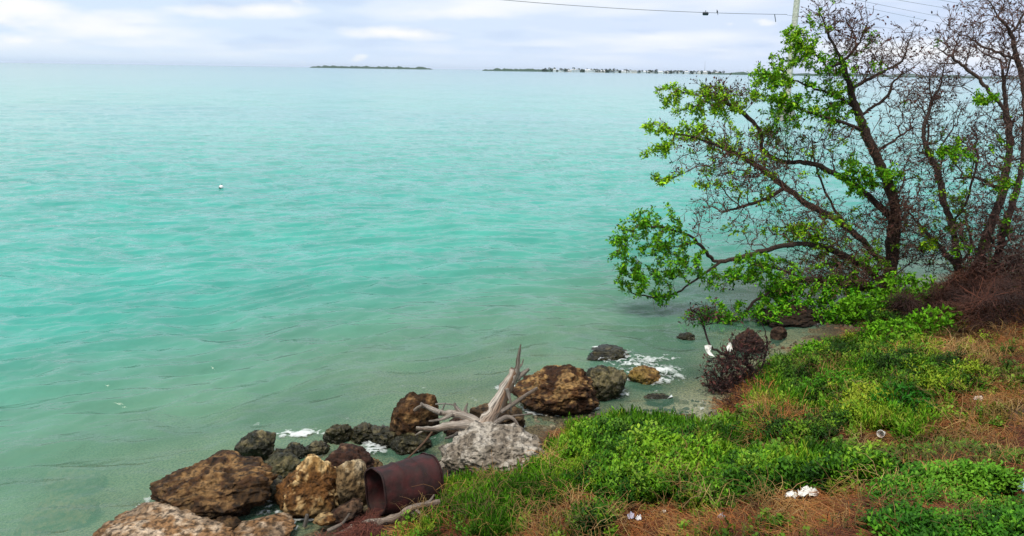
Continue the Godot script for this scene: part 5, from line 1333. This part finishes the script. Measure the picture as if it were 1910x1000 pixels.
		for i in ring.size():
			mb.add(Vector3(ring[i][0], ring[i][1], 0.03 * sin(i * 2.1)), Vector3.BACK, white)
			mb.add(Vector3(ring[i][0] * 0.5, ring[i][1] * 0.5 + 0.01, 0.04 * cos(i * 2.9)), Vector3.BACK, white)
		var nr := ring.size()
		for i in nr:
			var j := (i + 1) % nr
			mb.tri(cidx, cidx + 2 + j * 2, cidx + 2 + i * 2)
			mb.tri(cidx + 2 + i * 2, cidx + 2 + j * 2, cidx + 1 + i * 2)
			mb.tri(cidx + 2 + j * 2, cidx + 1 + j * 2, cidx + 1 + i * 2)
		mb.smooth()
		var o := obj("plastic_scrap", mb.mesh(), M.plastic)
		o.position = q[1]
		o.rotation.x = -0.5
		o.scale = Vector3.ONE * 0.68
		tag(o, q[0], "litter", "")
	# float bobbing in the bay
	var fl := thing("float", "small round white and black float bobbing in the open bay", "float", Vector3(-10.993, 0.06, -29.677))
	mb = MB.new()
	lathe(mb, [[-0.10, 0.0], [-0.085, 0.055], [-0.04, 0.093], [0.0, 0.10], [0.04, 0.093], [0.085, 0.055], [0.10, 0.0]], 18, Color(0.8, 0.8, 0.8))
	obj("ball", mb.mesh(), M.plastic, fl).rotation.z = 0.5
	mb = MB.new()
	lathe(mb, [[-0.03, 0.098], [-0.03, 0.106], [-0.10, 0.06], [-0.115, 0.0]], 18, Color(0.03, 0.03, 0.035))
	obj("collar", mb.mesh(), M.plastic, fl).rotation.z = 0.9
	mb = MB.new()
	tube(mb, [Vector3(0.02, 0.08, 0), Vector3(0.05, 0.16, 0)], [0.015, 0.012], 8, Color(0.03, 0.03, 0.035))
	obj("eye", mb.mesh(), M.plastic, fl)
	fl.scale = Vector3.ONE * 0.8
	build_pole()

func lathe(mb: MB, prof: Array, sides: int, col: Color, wobble := 0.0) -> void:      # profile of [x along the axis, radius], turned round x
	var first := mb.v.size()
	for i in prof.size():
		for s in sides + 1:
			var a := TAU * (s % sides) / sides
			var r: float = prof[i][1]
			if wobble > 0.0: r *= 1.0 + wobble * noise_b.get_noise_3d(cos(a) * 25.0, sin(a) * 25.0, float(prof[i][0]) * 40.0)
			mb.add(Vector3(prof[i][0], cos(a) * r, sin(a) * r), Vector3.UP, col, Vector2(float(s) / sides, prof[i][0]))
	for i in prof.size() - 1:
		for s in sides:
			var q := first + i * (sides + 1) + s
			mb.tri(q, q + 1, q + sides + 1); mb.tri(q + 1, q + sides + 2, q + sides + 1)
	mb.smooth()

func build_drum() -> void:
	var left: Vector3 = Vector3(-1.39, 0.28, -7.373)
	var right: Vector3 = Vector3(-0.808, 0.31, -7.512)
	var base := (left + right) * 0.5
	var dr := thing("rusty_drum", "open dark maroon rusty steel drum lying on its side among the rocks", "drum", base)
	var ln := 0.62
	var x := Vector3(0.83, -0.06, -0.55).normalized()
	var z := x.cross(Vector3.UP).normalized()
	dr.basis = Basis(x, z.cross(x), z)
	var rust := Color(0.048, 0.006, 0.006)
	var h := ln / 2.0
	var R := 0.27
	var prof := [[h - 0.012, R - 0.004]]
	for q in [h * 0.7, h * 0.34, h * 0.3, h * 0.26, 0.0, -h * 0.26, -h * 0.3, -h * 0.34, -h * 0.7]:
		prof.append([q, R + (0.012 if absf(absf(q) - h * 0.3) < 0.01 else 0.0)])
	prof.append_array([[-h, R], [-h, R - 0.008], [-h * 0.5, R - 0.009], [0.0, R - 0.009], [h * 0.5, R - 0.009], [h - 0.012, R - 0.01]])
	prof.reverse()
	var mb := MB.new()
	lathe(mb, prof, 60, rust, 0.3)
	obj("shell", mb.mesh(), M.rust, dr)
	mb = MB.new()
	lathe(mb, [[h - 0.03, 0.0], [h - 0.03, R - 0.02], [h + 0.004, R - 0.012], [h + 0.006, R + 0.004], [h - 0.012, R + 0.006]], 60, rust * 1.2, 0.3)
	obj("end_cap", mb.mesh(), M.rust, dr)
	mb = MB.new()
	lathe(mb, [[-h - 0.008, R - 0.012], [-h - 0.010, R + 0.006], [-h + 0.006, R + 0.008], [-h + 0.006, R - 0.014], [-h - 0.008, R - 0.012]], 60, rust * 0.8, 0.3)
	obj("rim", mb.mesh(), M.rust, dr)
	mb = MB.new()
	tube(mb, [Vector3(h + 0.002, 0.13, 0.05), Vector3(h - 0.034, 0.13, 0.05)], [0.03, 0.03], 12, rust * 0.6)
	obj("bung", mb.mesh(), M.rust, dr)

func wire(called: String, label: String, pts: Array, r: float, sag: float) -> void:
	var out := []
	for i in 25:
		var t := i / 24.0
		out.append((pts[0] as Vector3).lerp(pts[1], t) + Vector3.DOWN * sag * 4.0 * t * (1.0 - t) - pts[0])
	var rr := []
	for i in 25: rr.append(r * 0.7)
	var mb := MB.new()
	tube(mb, out, rr, 5, Color(0.16, 0.16, 0.19))
	var o := obj(called, mb.mesh(), M.plastic)
	o.position = pts[0]
	tag(o, label, "cable", "")

func build_pole() -> void:
	var foot: Vector3 = Vector3(26.808, 0.382, -80)
	foot.y = 0.0
	var po := thing("utility_pole", "pale concrete utility pole rising out of the bay behind the leafy tree", "pole", foot)
	var mb := MB.new()
	tube(mb, [Vector3(0, -1, 0), Vector3(0.06, 7, 0), Vector3(0.13, 17, 0)], [0.38, 0.32, 0.26], 8, Color(0.72, 0.67, 0.57))
	obj("shaft", mb.mesh(), M.concrete, po)
	mb = MB.new()
	tube(mb, [Vector3(0, -1, 0), Vector3(0, 0.9, 0), Vector3(0, 1.0, 0)], [1.0, 1.0, 0.9], 8, Color(0.50, 0.45, 0.42))
	obj("footing", mb.mesh(), M.concrete, po)
	mb = MB.new()
	tube(mb, [Vector3(-1.4, 15.5, 0), Vector3(1.6, 15.5, 0)], [0.09, 0.09], 6, Color(0.4, 0.38, 0.34))
	obj("cross_arm", mb.mesh(), M.concrete, po)
	wire("overhead_cable", "thin dark cable running left from the concrete pole with two dark objects on it", [Vector3(26.066, 10.057, -80), Vector3(-26.587, 12.477, -66)], 0.035, 0.9)
	# splice box and bird on that cable, and a loose end
	var cl := thing("cable_weight", "dark fat cable splice hanging just under the wire", "cable splice", Vector3(17.825, 9.894, -78.2))
	mb = MB.new()
	tube(mb, [Vector3(-0.27, 0, 0), Vector3(-0.22, 0, 0), Vector3(0.22, 0, 0), Vector3(0.27, 0, 0)], [0.09, 0.16, 0.16, 0.09], 10, Color(0.015, 0.015, 0.02))
	obj("case", mb.mesh(), M.plastic, cl)
	mb = MB.new()
	tube(mb, [Vector3(0, 0.1, 0), Vector3(0, 0.30, 0)], [0.03, 0.03], 6, Color(0.02, 0.02, 0.025))
	obj("hanger", mb.mesh(), M.plastic, cl)
	var bi := thing("perched_bird", "small dark bird perched on the cable right of the splice", "bird", Vector3(18.991, 10.099, -78.5))
	mb = MB.new()
	bar(mb, [Vector3(0.03, -0.14, 0.02), Vector3(0.0, -0.02, 0), Vector3(-0.01, 0.08, 0), Vector3(-0.04, 0.15, 0), Vector3(-0.09, 0.16, 0)], 0.05, 0.02, Color(0.02, 0.02, 0.025), Color(0.03, 0.03, 0.03), 0.1, 10)
	bar(mb, [Vector3(0.0, -0.06, 0), Vector3(-0.005, 0.02, 0), Vector3(-0.02, 0.09, 0)], 0.08, 0.05, Color(0.02, 0.02, 0.025), Color(0.03, 0.03, 0.03), 0.1, 10)
	obj("body", mb.mesh(), M.dry, bi)
	mb = MB.new()
	bar(mb, [Vector3(0.02, -0.08, 0), Vector3(0.06, -0.2, 0.0), Vector3(0.08, -0.3, 0.0)], 0.03, 0.02, Color(0.02, 0.02, 0.025), Color(0.03, 0.03, 0.03), 0.1, 6)
	obj("tail", mb.mesh(), M.dry, bi)
	mb = MB.new()
	tube(mb, [Vector3.ZERO, (Vector3(25.051, 9.352, -80) as Vector3) - (Vector3(24.882, 10.04, -80) as Vector3)], [0.04, 0.04], 5, Color(0.08, 0.08, 0.09))
	var e := obj("loose_wire", mb.mesh(), M.plastic)
	e.position = Vector3(24.882, 10.04, -80)
	tag(e, "short loose wire end hanging beside the concrete pole", "wire")
	wire("overhead_cable", "lowest faint overhead line above the bare branches", [Vector3(26.071, 10.008, -80), Vector3(161.974, 12.999, -240)], 0.022, 0.3)
	wire("overhead_cable", "second faint overhead line from the left, crossing to the right", [Vector3(24.998, 10.807, -70), Vector3(161.807, 13.898, -240)], 0.022, 0.5)
	wire("overhead_cable", "overhead line entering at the top above the leafy tree's crown", [Vector3(25.25, 10.551, -66), Vector3(161.474, 15.69, -240)], 0.022, 0.4)
	wire("overhead_cable", "overhead line entering at the top between the two trees", [Vector3(26.901, 10.154, -62), Vector3(160.812, 19.255, -240)], 0.022, 0.3)
	wire("overhead_cable", "rightmost overhead line high above the bare tree", [Vector3(29.102, 10.016, -60), Vector3(160.483, 21.028, -240)], 0.022, 0.3)
	var b2 := thing("flying_bird", "tiny dark bird in the sky between the two trees", "bird", Vector3(29.075, 7.991, -60))
	mb = MB.new()
	bar(mb, [Vector3(-0.12, 0, 0.0), Vector3(0, 0.01, 0), Vector3(0.12, 0.0, 0)], 0.03, 0.015, Color(0.02, 0.02, 0.025), Color(0.03, 0.03, 0.03), 0.1, 8, 0.0, Vector3.ZERO, 0.0)
	obj("body", mb.mesh(), M.dry, b2)
	for s in [-1.0, 1.0]:
		mb = MB.new()
		leaf(mb, Vector3(0.02, 0.01, 0), Vector3(-0.2, 0.35, s).normalized(), Vector3(1, 0.3, 0).normalized(), 0.24, 0.09, Color(0.03, 0.03, 0.035))
		obj("wing", mb.mesh(), M.dry, b2)
